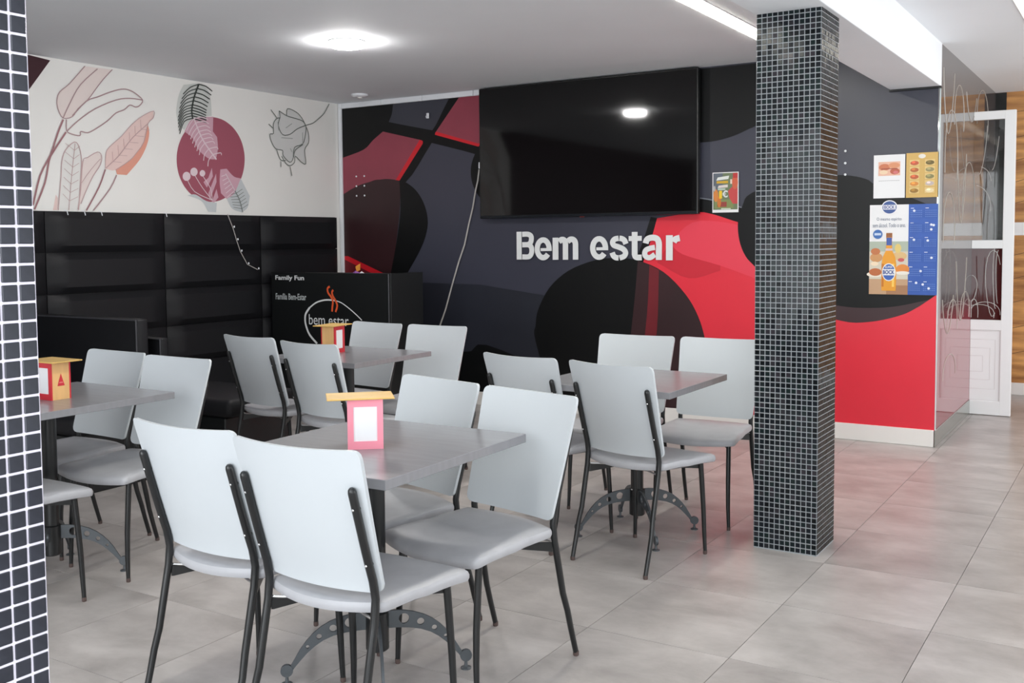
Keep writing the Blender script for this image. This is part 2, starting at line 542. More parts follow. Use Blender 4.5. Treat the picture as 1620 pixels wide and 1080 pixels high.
ART = [('palepink', [(4.426, 2.55), (4.305, 2.418), (4.23, 2.354), (4.207, 2.296), (4.215, 2.237), (4.249, 2.185), (4.318, 2.201), (4.362, 2.257), (4.44, 2.326), (4.508, 2.41), (4.566, 2.479), (4.642, 2.556)]), ('rosy', [(4.561, 1.869), (4.57, 1.976), (4.606, 2.026), (4.7, 2.102), (4.785, 2.188), (4.883, 2.261), (4.982, 2.306), (4.974, 2.255), (4.929, 2.211), (4.888, 2.077), (4.819, 1.993), (4.764, 1.939), (4.645, 1.864)]), ('coral', [(4.929, 2.211), (4.939, 2.141), (4.912, 2.049), (4.847, 1.945), (4.737, 1.834), (4.656, 1.835), (4.646, 1.869), (4.764, 1.939), (4.819, 1.993), (4.888, 2.077)]), ('palepink', [(4.337, 1.584), (4.363, 1.717), (4.386, 1.907), (4.425, 1.937), (4.503, 1.979), (4.534, 1.954), (4.523, 1.896), (4.464, 1.816), (4.418, 1.738), (4.36, 1.622)]), ('offwhite', [(4.19, 1.576), (4.219, 1.804), (4.228, 1.897), (4.257, 1.973), (4.327, 2.034), (4.363, 1.999), (4.376, 1.915), (4.367, 1.811), (4.342, 1.579)]), ('rosy', [(4.154, 1.575), (4.178, 1.678), (4.193, 1.655), (4.186, 1.576)]), ('maroon', [(3.908, 2.575), (4.171, 2.552), (4.016, 2.347), (3.893, 2.185)]), ('berry', [(5.852, 2.012), (5.848, 1.974), (5.84, 1.937), (5.828, 1.9), (5.812, 1.865), (5.791, 1.831), (5.767, 1.799), (5.739, 1.77), (5.709, 1.744), (5.676, 1.722), (5.642, 1.703), (5.605, 1.687), (5.568, 1.676), (5.53, 1.669), (5.492, 1.666), (5.455, 1.667), (5.418, 1.672), (5.383, 1.681), (5.35, 1.693), (5.318, 1.71), (5.289, 1.729), (5.263, 1.752), (5.24, 1.778), (5.221, 1.806), (5.205, 1.836), (5.192, 1.868), (5.184, 1.901), (5.179, 1.935), (5.178, 1.97), (5.181, 2.005), (5.188, 2.04), (5.199, 2.075), (5.214, 2.108), (5.232, 2.141), (5.254, 2.171), (5.279, 2.199), (5.306, 2.225), (5.336, 2.249), (5.369, 2.269), (5.403, 2.286), (5.439, 2.299), (5.476, 2.309), (5.514, 2.314), (5.551, 2.316), (5.589, 2.313), (5.625, 2.307), (5.661, 2.296), (5.694, 2.281), (5.726, 2.263), (5.754, 2.241), (5.78, 2.215), (5.802, 2.187), (5.821, 2.155), (5.835, 2.122), (5.845, 2.086), (5.851, 2.05)]), ('feathergrey', [(5.262, 2.528), (5.403, 2.554), (5.483, 2.522), (5.516, 2.462), (5.524, 2.324), (5.34, 2.285), (5.257, 2.194), (5.207, 2.231), (5.186, 2.322), (5.214, 2.448)]), ('pinkfeather', [(5.257, 2.183), (5.34, 2.285), (5.539, 2.32), (5.531, 2.207), (5.572, 2.167), (5.577, 2.081), (5.555, 1.994), (5.48, 1.998), (5.386, 2.057), (5.335, 2.138)]), ('palefeather', [(5.303, 1.852), (5.299, 1.837), (5.288, 1.825), (5.273, 1.818), (5.256, 1.817), (5.242, 1.823), (5.232, 1.834), (5.229, 1.848), (5.233, 1.863), (5.243, 1.875), (5.258, 1.883), (5.275, 1.884), (5.29, 1.878), (5.3, 1.867)]), ('palefeather', [(5.372, 1.889), (5.368, 1.875), (5.358, 1.864), (5.344, 1.857), (5.328, 1.856), (5.315, 1.862), (5.305, 1.872), (5.303, 1.886), (5.306, 1.899), (5.316, 1.911), (5.331, 1.918), (5.346, 1.919), (5.36, 1.913), (5.369, 1.903)]), ('palefeather', [(5.446, 1.882), (5.442, 1.872), (5.435, 1.863), (5.423, 1.857), (5.411, 1.857), (5.401, 1.861), (5.393, 1.869), (5.391, 1.88), (5.394, 1.89), (5.402, 1.899), (5.413, 1.905), (5.425, 1.905), (5.436, 1.901), (5.443, 1.893)]), ('pinkfeather', [(5.512, 1.927), (5.52, 1.863), (5.458, 1.774), (5.426, 1.815), (5.475, 1.85)]), ('pinkfeather', [(5.553, 1.886), (5.555, 1.821), (5.483, 1.678), (5.471, 1.732)]), ('pinkfeather', [(5.553, 1.767), (5.57, 1.703), (5.524, 1.658), (5.503, 1.668)]), ('palegrey', [(5.267, 1.709), (5.348, 1.717), (5.448, 1.672), (5.552, 1.661), (5.543, 1.588), (5.466, 1.59), (5.4, 1.671)]), ('pinkfeather', [(5.596, 1.92), (5.66, 1.929), (5.731, 1.873), (5.804, 1.86), (5.756, 1.731), (5.653, 1.694), (5.597, 1.736), (5.586, 1.822)]), ('palegrey', [(5.804, 1.86), (5.897, 1.724), (5.871, 1.634), (5.81, 1.591), (5.708, 1.619), (5.653, 1.694), (5.734, 1.741)]), ('rosefill', [(6.239, 2.435), (6.325, 2.404), (6.347, 2.46), (6.434, 2.447), (6.512, 2.393), (6.569, 2.331), (6.588, 2.243), (6.531, 2.135), (6.544, 2.02), (6.418, 2.075), (6.392, 2.052), (6.349, 2.02), (6.274, 2.073), (6.27, 2.113), (6.19, 2.122), (6.142, 2.179), (6.129, 2.235), (6.169, 2.245), (6.171, 2.324), (6.212, 2.371)])]
LINES = [('mauve', 0.006, [(4.426, 2.55), (4.305, 2.418), (4.23, 2.354), (4.207, 2.296), (4.215, 2.237), (4.249, 2.185), (4.318, 2.201), (4.362, 2.257), (4.44, 2.326), (4.508, 2.41), (4.566, 2.479), (4.642, 2.556)]), ('mauve', 0.006, [(4.249, 2.185), (4.311, 2.303), (4.39, 2.424), (4.524, 2.545)]), ('mauve', 0.008, [(4.318, 2.206), (4.429, 2.316), (4.517, 2.354), (4.619, 2.399), (4.712, 2.43), (4.77, 2.432), (4.828, 2.414), (4.887, 2.374), (4.861, 2.333), (4.825, 2.318), (4.778, 2.327), (4.73, 2.29), (4.66, 2.259), (4.59, 2.199), (4.498, 2.138), (4.431, 2.104), (4.378, 2.108), (4.371, 2.08), (4.313, 2.084), (4.272, 2.104), (4.273, 2.178)]), ('mauve', 0.008, [(4.272, 2.099), (4.359, 2.177), (4.492, 2.27), (4.663, 2.349), (4.78, 2.374), (4.887, 2.374)]), ('mauvelight', 0.005, [(4.561, 1.869), (4.57, 1.976), (4.606, 2.026), (4.7, 2.102), (4.785, 2.188), (4.883, 2.261), (4.982, 2.306), (4.974, 2.255), (4.929, 2.211), (4.888, 2.077), (4.819, 1.993), (4.764, 1.939), (4.645, 1.864)]), ('mauvelight', 0.006, [(4.566, 1.874), (4.672, 1.963), (4.793, 2.1), (4.929, 2.211)]), ('mauvelight', 0.003, [(4.625, 1.921), (4.621, 1.989)]), ('mauvelight', 0.003, [(4.625, 1.921), (4.694, 1.92)]), ('mauvelight', 0.003, [(4.672, 1.969), (4.669, 2.037)]), ('mauvelight', 0.003, [(4.672, 1.969), (4.742, 1.969)]), ('mauvelight', 0.003, [(4.72, 2.017), (4.717, 2.086)]), ('mauvelight', 0.003, [(4.72, 2.017), (4.791, 2.017)]), ('mauvelight', 0.003, [(4.769, 2.066), (4.765, 2.135)]), ('mauvelight', 0.003, [(4.769, 2.066), (4.84, 2.066)]), ('mauvelight', 0.003, [(4.818, 2.115), (4.814, 2.184)]), ('mauvelight', 0.003, [(4.818, 2.115), (4.89, 2.116)]), ('mauvelight', 0.003, [(4.867, 2.165), (4.864, 2.234)]), ('mauvelight', 0.003, [(4.867, 2.165), (4.94, 2.166)]), ('mauvelight', 0.006, [(4.337, 1.584), (4.363, 1.717), (4.386, 1.907), (4.425, 1.937), (4.503, 1.979), (4.534, 1.954), (4.523, 1.896), (4.464, 1.816), (4.418, 1.738), (4.36, 1.622)]), ('mauvelight', 0.004, [(4.365, 1.755), (4.444, 1.853), (4.524, 1.934)]), ('mauvelight', 0.006, [(4.19, 1.576), (4.219, 1.804), (4.228, 1.897), (4.257, 1.973), (4.327, 2.034), (4.363, 1.999), (4.376, 1.915), (4.367, 1.811), (4.342, 1.579)]), ('mauvelight', 0.004, [(4.268, 1.578), (4.298, 1.808), (4.332, 2.025)]), ('mauvelight', 0.003, [(4.275, 1.639), (4.227, 1.684)]), ('mauvelight', 0.003, [(4.275, 1.639), (4.34, 1.669)]), ('mauvelight', 0.003, [(4.284, 1.695), (4.232, 1.74)]), ('mauvelight', 0.003, [(4.284, 1.695), (4.344, 1.725)]), ('mauvelight', 0.003, [(4.292, 1.752), (4.237, 1.796)]), ('mauvelight', 0.003, [(4.292, 1.752), (4.348, 1.782)]), ('mauvelight', 0.003, [(4.301, 1.808), (4.243, 1.852)]), ('mauvelight', 0.003, [(4.301, 1.808), (4.353, 1.839)]), ('mauvelight', 0.003, [(4.309, 1.865), (4.248, 1.908)]), ('mauvelight', 0.003, [(4.309, 1.865), (4.357, 1.895)]), ('mauvelight', 0.003, [(4.318, 1.921), (4.253, 1.964)]), ('mauvelight', 0.003, [(4.318, 1.921), (4.361, 1.952)]), ('mauvelight', 0.003, [(4.326, 1.978), (4.258, 2.02)]), ('mauvelight', 0.003, [(4.326, 1.978), (4.366, 2.009)]), ('wine', 0.012, [(4.249, 2.176), (4.204, 2.08), (4.148, 1.938), (4.067, 1.797), (4.01, 1.604)]), ('wine', 0.012, [(4.266, 2.094), (4.174, 1.967), (4.136, 1.901), (4.1, 1.753), (4.019, 1.577)]), ('wine', 0.01, [(4.56, 1.864), (4.506, 1.741), (4.401, 1.578)]), ('mauve', 0.009, [(4.65, 1.83), (4.595, 1.735), (4.456, 1.579)]), ('ink', 0.014, [(5.402, 2.549), (5.362, 2.465), (5.337, 2.389), (5.328, 2.336), (5.335, 2.287)]), ('ink', 0.007, [(5.402, 2.549), (5.321, 2.516), (5.251, 2.458)]), ('ink', 0.009, [(5.402, 2.549), (5.47, 2.542), (5.532, 2.512)]), ('ink', 0.007, [(5.386, 2.515), (5.305, 2.483), (5.237, 2.421)]), ('ink', 0.009, [(5.386, 2.515), (5.454, 2.509), (5.521, 2.481)]), ('ink', 0.007, [(5.37, 2.482), (5.289, 2.45), (5.224, 2.385)]), ('ink', 0.009, [(5.37, 2.482), (5.437, 2.475), (5.505, 2.449)]), ('ink', 0.007, [(5.357, 2.45), (5.276, 2.418), (5.214, 2.349)]), ('ink', 0.009, [(5.357, 2.45), (5.424, 2.443), (5.492, 2.419)]), ('ink', 0.007, [(5.347, 2.42), (5.266, 2.388), (5.207, 2.316)]), ('ink', 0.009, [(5.347, 2.42), (5.414, 2.412), (5.481, 2.39)]), ('ink', 0.007, [(5.337, 2.389), (5.256, 2.358), (5.199, 2.282)]), ('ink', 0.009, [(5.337, 2.389), (5.404, 2.382), (5.471, 2.361)]), ('ink', 0.007, [(5.333, 2.368), (5.253, 2.337), (5.198, 2.257)]), ('ink', 0.009, [(5.333, 2.368), (5.4, 2.36), (5.468, 2.342)]), ('ink', 0.007, [(5.33, 2.347), (5.25, 2.316), (5.198, 2.232)]), ('ink', 0.009, [(5.33, 2.347), (5.397, 2.339), (5.464, 2.322)]), ('ink', 0.007, [(5.33, 2.326), (5.249, 2.295), (5.2, 2.208)]), ('ink', 0.009, [(5.33, 2.326), (5.396, 2.318), (5.464, 2.304)]), ('ink', 0.007, [(5.332, 2.306), (5.252, 2.276), (5.204, 2.184)]), ('ink', 0.009, [(5.332, 2.306), (5.399, 2.298), (5.467, 2.286)]), ('ink', 0.007, [(5.335, 2.287), (5.254, 2.256), (5.209, 2.161)]), ('ink', 0.009, [(5.335, 2.287), (5.401, 2.278), (5.469, 2.268)]), ('palefeather', 0.012, [(5.347, 2.286), (5.391, 2.195), (5.442, 2.114), (5.556, 1.994)]), ('palefeather', 0.007, [(5.347, 2.286), (5.305, 2.24), (5.274, 2.19)]), ('palefeather', 0.007, [(5.347, 2.286), (5.421, 2.305), (5.482, 2.293)]), ('palefeather', 0.007, [(5.361, 2.255), (5.32, 2.209), (5.292, 2.16)]), ('palefeather', 0.007, [(5.361, 2.255), (5.436, 2.275), (5.491, 2.262)]), ('palefeather', 0.007, [(5.376, 2.224), (5.334, 2.179), (5.309, 2.13)]), ('palefeather', 0.007, [(5.376, 2.224), (5.452, 2.244), (5.499, 2.23)]), ('palefeather', 0.007, [(5.391, 2.194), (5.349, 2.148), (5.326, 2.099)]), ('palefeather', 0.007, [(5.391, 2.194), (5.467, 2.213), (5.508, 2.198)]), ('palefeather', 0.007, [(5.409, 2.167), (5.367, 2.121), (5.346, 2.072)]), ('palefeather', 0.007, [(5.409, 2.167), (5.484, 2.186), (5.519, 2.17)]), ('palefeather', 0.007, [(5.426, 2.14), (5.384, 2.094), (5.366, 2.045)]), ('palefeather', 0.007, [(5.426, 2.14), (5.502, 2.158), (5.529, 2.142)]), ('palefeather', 0.007, [(5.445, 2.111), (5.403, 2.066), (5.388, 2.017)]), ('palefeather', 0.007, [(5.445, 2.111), (5.522, 2.13), (5.542, 2.113)]), ('palefeather', 0.007, [(5.483, 2.071), (5.44, 2.025), (5.428, 1.977)]), ('palefeather', 0.007, [(5.483, 2.071), (5.56, 2.089), (5.574, 2.072)]), ('palefeather', 0.007, [(5.522, 2.03), (5.479, 1.985), (5.469, 1.936)]), ('palefeather', 0.007, [(5.522, 2.03), (5.599, 2.048), (5.606, 2.03)]), ('palefeather', 0.006, [(5.265, 1.829), (5.335, 1.738), (5.504, 1.679)]), ('palefeather', 0.006, [(5.337, 1.866), (5.408, 1.774), (5.504, 1.679)]), ('palefeather', 0.006, [(5.417, 1.86), (5.49, 1.767), (5.504, 1.679)]), ('palefeather', 0.009, [(5.645, 1.89), (5.735, 1.763)]), ('graphite', 0.007, [(5.735, 1.763), (5.784, 1.687), (5.813, 1.593)]), ('palefeather', 0.006, [(5.644, 1.88), (5.601, 1.867)]), ('graphite', 0.004, [(5.749, 1.741), (5.816, 1.777)]), ('graphite', 0.004, [(5.749, 1.741), (5.683, 1.728)]), ('palefeather', 0.006, [(5.662, 1.856), (5.612, 1.834)]), ('graphite', 0.004, [(5.76, 1.717), (5.827, 1.753)]), ('graphite', 0.004, [(5.76, 1.717), (5.689, 1.709)]), ('palefeather', 0.006, [(5.68, 1.833), (5.622, 1.802)]), ('graphite', 0.004, [(5.771, 1.693), (5.838, 1.729)]), ('graphite', 0.004, [(5.771, 1.693), (5.696, 1.689)]), ('palefeather', 0.006, [(5.698, 1.81), (5.632, 1.77)]), ('graphite', 0.004, [(5.782, 1.669), (5.85, 1.705)]), ('graphite', 0.004, [(5.782, 1.669), (5.703, 1.669)]), ('palefeather', 0.006, [(5.716, 1.786), (5.643, 1.738)]), ('graphite', 0.004, [(5.793, 1.645), (5.861, 1.68)]), ('graphite', 0.004, [(5.793, 1.645), (5.709, 1.65)]), ('palefeather', 0.006, [(5.735, 1.763), (5.653, 1.705)]), ('graphite', 0.004, [(5.804, 1.621), (5.872, 1.656)]), ('graphite', 0.004, [(5.804, 1.621), (5.716, 1.63)]), ('graphite', 0.0075, [(6.239, 2.435), (6.325, 2.404), (6.407, 2.393), (6.511, 2.378), (6.553, 2.337), (6.546, 2.27), (6.511, 2.185), (6.41, 2.148), (6.392, 2.059), (6.349, 2.02), (6.274, 2.073), (6.27, 2.113), (6.19, 2.122), (6.142, 2.179), (6.129, 2.235), (6.169, 2.245), (6.171, 2.324), (6.212, 2.371), (6.248, 2.382), (6.239, 2.435)]), ('graphite', 0.0075, [(6.325, 2.407), (6.337, 2.463), (6.434, 2.447), (6.502, 2.406), (6.553, 2.337), (6.583, 2.273), (6.581, 2.198), (6.531, 2.135), (6.544, 2.02), (6.48, 2.035), (6.418, 2.075), (6.406, 2.023), (6.353, 1.991), (6.303, 2.01), (6.258, 2.065)]), ('graphite', 0.0075, [(6.248, 2.382), (6.226, 2.315), (6.274, 2.243), (6.361, 2.254), (6.446, 2.305), (6.553, 2.345), (6.64, 2.371), (6.718, 2.42), (6.786, 2.472), (6.851, 2.558)]), ('graphite', 0.0075, [(6.145, 2.436), (6.212, 2.375)]), ('graphite', 0.0075, [(6.116, 2.316), (6.165, 2.288)]), ('graphite', 0.0075, [(6.2, 2.119), (6.242, 2.035), (6.303, 2.032)]), ('graphite', 0.0075, [(6.247, 2.021), (6.246, 1.974)]), ('graphite', 0.0075, [(6.353, 1.984), (6.372, 1.908)]), ('graphite', 0.0075, [(6.397, 2.067), (6.42, 2.127), (6.511, 2.178)]), ('graphitelight', 0.006, [(6.311, 2.301), (6.385, 2.344)]), ('graphitelight', 0.006, [(6.258, 2.217), (6.391, 2.22)]), ('graphitelight', 0.006, [(6.509, 2.281), (6.511, 2.185)]), ('graphitelight', 0.006, [(6.358, 2.137), (6.378, 2.109)]), ('graphitelight', 0.006, [(6.221, 2.343), (6.229, 2.272)])]
KIOSK_ARC = [(-5.549, 0.555), (-5.626, 0.621), (-5.661, 0.689), (-5.671, 0.737), (-5.663, 0.786), (-5.62, 0.836), (-5.554, 0.876), (-5.48, 0.897), (-5.417, 0.902), (-5.354, 0.898), (-5.291, 0.883), (-5.213, 0.841), (-5.144, 0.796), (-5.088, 0.754)]
KIOSK_STEAM = [[(-5.405, 1.006), (-5.428, 0.992), (-5.424, 0.958), (-5.393, 0.925), (-5.376, 0.891), (-5.382, 0.85), (-5.387, 0.812)], [(-5.37, 0.98), (-5.384, 0.962), (-5.375, 0.932), (-5.349, 0.898), (-5.332, 0.858), (-5.351, 0.81)]]


def on_back(x, z, d):
    return (x, YM - d, z)


clipped = []
for c, pts in MURAL:
    pts = clip(soften(pts), -6.118, -1.157, 0)
    pts = clip(pts, 0.105, 2.56, 1) if pts else pts
    if pts:
        clipped.append((c, pts))
for c, pts in []:
    pts = clip(pts, -6.118, -1.157, 0)
    pts = clip(pts, 0.105, 2.56, 1) if pts else pts
    if pts:
        clipped.append((c, pts))
flat_polys('mural_print', clipped, on_back, MURMAT, wall_back, 0.0003)
# wall lettering: flat stencil letters, each one cut from thin sheet
def lx(x):
    return -4.298 + (x - 62) / 1488 * 1.39


def lz(x, y):
    return 1.199 + (313 + (x - 62) * 0.0107 - y) * 0.00088


def ell_path(cx, cy, rx, ry, a0, a1, n=26):
    return [(cx + rx * math.cos(math.radians(a0 + (a1 - a0) * k / n)), cy - ry * math.sin(math.radians(a0 + (a1 - a0) * k / n))) for k in range(n + 1)]


def letter_e(cx):
    return [('p', ell_path(cx, 219, 58, 79, 2, 322), 48), ('r', cx - 24, cx + 82, 213, 239)]


LETTERS = [
    [('r', 62, 111, 62, 313), ('p', curve_pts([(118, 86), (172, 86), (204, 103), (208, 135), (198, 163), (172, 179), (118, 179)]), 46), ('p', curve_pts([(118, 181), (180, 181), (207, 203), (212, 238), (203, 270), (178, 289), (118, 289)]), 46)],
    letter_e(323),
    [('r', 415, 469, 122, 318), ('p', curve_pts([(476, 158), (500, 141), (524, 146), (536, 172), (537, 220), (537, 318)]), 50), ('p', curve_pts([(558, 158), (585, 140), (612, 144), (630, 168), (632, 220), (632, 318)]), 50)],
    letter_e(849),
    [('p', curve_pts([(1090, 188), (1078, 160), (1058, 144), (1033, 139)]), 46), ('p', curve_pts([(1024, 139), (992, 145), (972, 168), (982, 197), (1025, 213), (1066, 232), (1087, 262), (1073, 292), (1034, 306)]), 46), ('p', curve_pts([(1024, 306), (1000, 303), (979, 287), (968, 260)]), 46)],
    [('r', 1142, 1191, 88, 282), ('p', curve_pts([(1166, 262), (1171, 292), (1190, 304), (1228, 304)]), 48), ('r', 1115, 1228, 122, 164)],
    [('p', curve_pts([(1262, 186), (1276, 152), (1318, 139), (1358, 149), (1375, 185), (1375, 250), (1375, 326)]), 50), ('p', curve_pts([(1341, 221), (1300, 228), (1265, 243), (1254, 272), (1266, 298), (1300, 306), (1341, 280)]), 44)],
    [('r', 1436, 1492, 122, 330), ('p', curve_pts([(1500, 178), (1516, 156), (1550, 147)]), 52)],
]
for shapes in LETTERS:
    mb = MB()
    for k_, sh in enumerate(shapes):
        yb, yf = YM - 0.0125, YM - 0.0165 - 0.0004 * k_
        if sh[0] == 'r':
            _, a, b2, c, d = sh
            q = [(a, d), (b2, d), (b2, c), (a, c)]
            strips = [(q, None)]
            pts_l, pts_r = [q[0], q[3]], [q[1], q[2]]
        else:
            pts_l, pts_r = ribbon(sh[1], sh[2])
        n = len(pts_l)
        vs = []
        for y in (yf, yb):
            vs += [(lx(p[0]), y, lz(*p)) for p in pts_l] + [(lx(p[0]), y, lz(*p)) for p in pts_r]
        m = 2 * n
        fs = [(i, i + 1, n + i + 1, n + i) for i in range(n - 1)]
        fs += [(i, m + i, m + i + 1, i + 1) for i in range(n - 1)] + [(n + i, n + i + 1, m + n + i + 1, m + n + i) for i in range(n - 1)]
        fs += [(0, n, m + n, m), (n - 1, m + n - 1, m + 2 * n - 1, 2 * n - 1)]
        mb.add(vs, fs)
    mb.build('letter', M_ink_white, wall_back)

# white plastic channel along the left end and top of the mural, in lengths
tr = MB().bbox(-6.145, -6.112, YM - 0.022, YM, 1.0, ZC - 0.001, 0.003, 1).build('trim_3', M_trim, kind='structure')
xs = [-6.112, -5.66, -5.22, -4.70, -4.58]
for a, b in zip(xs[:-1], xs[1:]):
    MB().bbox(a + 0.002, b - 0.002, YM - 0.022, YM, ZC - 0.045, ZC - 0.001, 0.003, 1).build('trim_length', M_trim, tr)
MB().bbox(-4.7, -1.16, YM - 0.018, YM, 0.0, 0.11, 0.004, 2).build('baseboard_back', M_base, kind='structure')

# left wall with painted art above the padded panels
XA = XL + 0.003
wall_left = MB().box(XL - 0.1, XL, YF, YB, 0, ZC).build('wall_left', M_white_wall, kind='structure')
MB().box(XL, XL + 0.004, YF + 0.01, 3.95, 1.2, ZC).build('painted_area', mat('maroon_wall_paint', (58, 20, 30), 0.6, noise=0.05), wall_left)
ARTMAT = {k: mat('paint_' + k, c, 0.7) for k, c in dict(
    palepink=(230, 216, 211), mauve=(172, 142, 144), mauvelight=(196, 166, 166), rosy=(230, 202, 196), coral=(226, 158, 138),
    offwhite=(228, 226, 222), wine=(158, 112, 116), maroon=(58, 20, 30), berry=(160, 84, 100), feathergrey=(206, 208, 204),
    ink=(52, 58, 54), pinkfeather=(208, 164, 178), palefeather=(226, 206, 212), palegrey=(198, 202, 204),
    graphite=(112, 118, 112), graphitelight=(168, 172, 168), rosefill=(214, 214, 212)).items()}


def on_left(y, z, d):
    return (XL + 0.001 + d, y, z)


flat_polys('wall_painting', [(c, clip(clip(soften(p), 3.0, 6.97, 0), 1.5, 2.565, 1)) for c, p in ART], on_left, ARTMAT, wall_left, 0.00008)
flat_lines('brush_lines', LINES, on_left, ARTMAT, wall_left, 0.0036)

# wall return with its glossy film beside the white door
film = bpy.data.materials.new('glossy_swirl_film')
film.use_nodes = True
nt = film.node_tree
p = nt.nodes['Principled BSDF']
tc = nt.nodes.new('ShaderNodeTexCoord')
sep = nt.nodes.new('ShaderNodeSeparateXYZ')
nt.links.new(tc.outputs['Object'], sep.inputs[0])
ramp = nt.nodes.new('ShaderNodeValToRGB')
ramp.color_ramp.elements[0].position = 0.30
ramp.color_ramp.elements[0].color = lin((150, 62, 72))
ramp.color_ramp.elements[1].position = 0.36
ramp.color_ramp.elements[1].color = lin((86, 80, 80))
mz = nt.nodes.new('ShaderNodeMath')
mz.operation = 'DIVIDE'
mz.inputs[1].default_value = 2.57
nt.links.new(sep.outputs['Z'], mz.inputs[0])
nt.links.new(mz.outputs[0], ramp.inputs['Fac'])
nt.links.new(ramp.outputs['Color'], p.inputs['Base Color'])
p.inputs['Roughness'].default_value = 0.04
p.inputs['IOR'].default_value = 5.0
XW = -1.155
wall_return = MB().box(XW - 0.15, XW, YM + 0.151, YB, 0, ZC).box(XW - 0.01, XW, YM, YM + 0.15, 0, ZC).build('wall_right', [film], kind='structure')
wall_return['label'] = 'short wall return with a glossy reflective film beside the white door'
M_guard = mat('clear_corner_guard', (196, 208, 208), 0.15)
MB().bbox(XW - 0.004, XW + 0.004, YM - 0.004, YM + 0.012, 0.1, 2.29, 0.002, 1).build('corner_guard', M_guard, wall_return)
MB().bbox(XW - 0.001, XW + 0.006, YM - 0.016, YB - 0.02, 0.0, 0.11, 0.002, 1).build('baseboard_right', mat('grey_skirting', (128, 128, 122), 0.15), kind='structure')
# raised swirls of the film
swirl = mat('swirl_ridge', (176, 170, 162), 0.3)
random.seed(11)
sw = MB()


def loop(mb, y, z, w, h, a0, a1, flip, to3, r=0.004):
    pts = []
    for k in range(15):
        a = a0 + (a1 - a0) * k / 14
        pts.append(to3(y + w * math.cos(a) + 0.15 * w * math.sin(2 * a), z + flip * h * math.sin(a)))
    mb.tube(pts, r, 5)


for (y, z, w, h, a0, a1, fl) in [(7.3, 2.45, .22, .42, 0, -3.1, 1), (7.75, 2.1, .2, .3, 0, 3.1, 1), (8.3, 2.4, .25, .2, 0, -3.1, 1), (8.9, 2.2, .3, .3, 0, 3.1, 1),
                                (7.45, 1.75, .25, .45, 0, 3.1, 1), (7.9, 1.95, .2, .5, 0, -3.1, 1), (8.25, 1.5, .28, .4, 0, 3.1, 1), (7.4, 1.3, .22, .35, 0, 3.1, 1),
                                (7.95, 1.2, .24, .45, 0, -3.1, 1), (7.4, .95, .22, .25, 0, -3.1, 1), (7.6, .7, .2, .22, 0, 3.1, 1), (8.15, .75, .2, .2, 0, 3.1, 1), (7.5, .35, .25, .2, .2, 2.9, 1)]:
    loop(sw, y, z, w, h, a0, a1, fl, lambda yy, zz: (XW + 0.0002, yy, max(0.02, min(2.54, zz))), 0.0032)
sw.build('swirl_pattern', swirl, wall_return, smooth=True)

# far wall with a wood-plank print, skirting and a white band imitating a reflection
wood_far = bpy.data.materials.new('wood_plank_print')
wood_far.use_nodes = True
nt = wood_far.node_tree
p = nt.nodes['Principled BSDF']
tc = nt.nodes.new('ShaderNodeTexCoord')
mp = nt.nodes.new('ShaderNodeMapping')
mp.inputs['Rotation'].default_value = (0, math.radians(-28), 0)
mp.inputs['Scale'].default_value = (0.6, 1, 5)
nt.links.new(tc.outputs['Object'], mp.inputs['Vector'])
wv = nt.nodes.new('ShaderNodeTexNoise')
wv.inputs['Scale'].default_value = 3.0
wv.inputs['Detail'].default_value = 6
nt.links.new(mp.outputs['Vector'], wv.inputs['Vector'])
ramp = nt.nodes.new('ShaderNodeValToRGB')
ramp.color_ramp.elements[0].position = 0.35
ramp.color_ramp.elements[0].color = lin((150, 98, 52))
ramp.color_ramp.elements[1].position = 0.66
ramp.color_ramp.elements[1].color = lin((222, 164, 96))
nt.links.new(wv.outputs['Fac'], ramp.inputs['Fac'])
nt.links.new(ramp.outputs['Color'], p.inputs['Base Color'])
p.inputs['Roughness'].default_value = 0.35
M_plank_line = mat('plank_joint_print', (84, 56, 34), 0.5)
wall_far = MB().box(XW - 0.15, XR, YB, YB + 0.12, 0, ZC).build('wall_far', wood_far, kind='structure')
lines = MB()
for z in (2.40, 2.18, 1.98, 1.80, 1.62, 1.18, 0.98, 0.78, 0.56, 0.34):
    x0, x1, dz = -1.04, 1.2, 0.62
    lines.add([(x0, YB - 0.001, z - 0.004), (x1, YB - 0.001, min(z + dz, ZC) - 0.004), (x1, YB - 0.001, min(z + dz, ZC)), (x0, YB - 0.001, z)], [(0, 1, 2, 3)])
lines.build('plank_joints', M_plank_line, wall_far)
MB().box(-1.155, -1.07, YB - 0.006, YB, 0.11, ZC - 0.002).build('black_strip', mat('black_gloss_strip', (34, 36, 36), 0.12), wall_far)
MB().bbox(-1.07, XR, YB - 0.02, YB, 1.36, 1.47, 0.003, 1).build('reflection_band', M_white_gloss, kind='structure')  # white band added as an overexposed reflection on the print
MB().bbox(XW, XR, YB - 0.018, YB, 0.0, 0.105, 0.004, 1).build('baseboard_far', M_base, kind='structure')

# unseen walls behind and right of the camera, openings invented to admit daylight
wr = MB()
wr.box(XR, XR + 0.12, YF, YB, 0, 0.35)
wr.box(XR, XR + 0.12, YF, YB, 2.45, ZC)
for a, b in ((YF, 0.4), (8.9, YB), (4.4, 4.7)):
    wr.box(XR, XR + 0.12, a, b, 0.35, 2.45)
wr.build('wall_side_unseen', M_white_wall, kind='structure')
wf = MB()
wf.box(XL, XR, YF - 0.12, YF, 2.4, ZC)
wf.box(XL, XR, YF - 0.12, YF, 0, 0.2)
for a, b in ((XL, -5.0), (2.0, XR)):
    wf.box(a, b, YF - 0.12, YF, 0.2, 2.4)
wf.build('wall_front_unseen', M_white_wall, kind='structure')
win = MB()
for x in (-5.0, -3.25, -1.5, 0.25, 2.0):
    win.bbox(x - 0.03, x + 0.03, YF - 0.1, YF - 0.02, 0.2, 2.4, 0.004, 1)
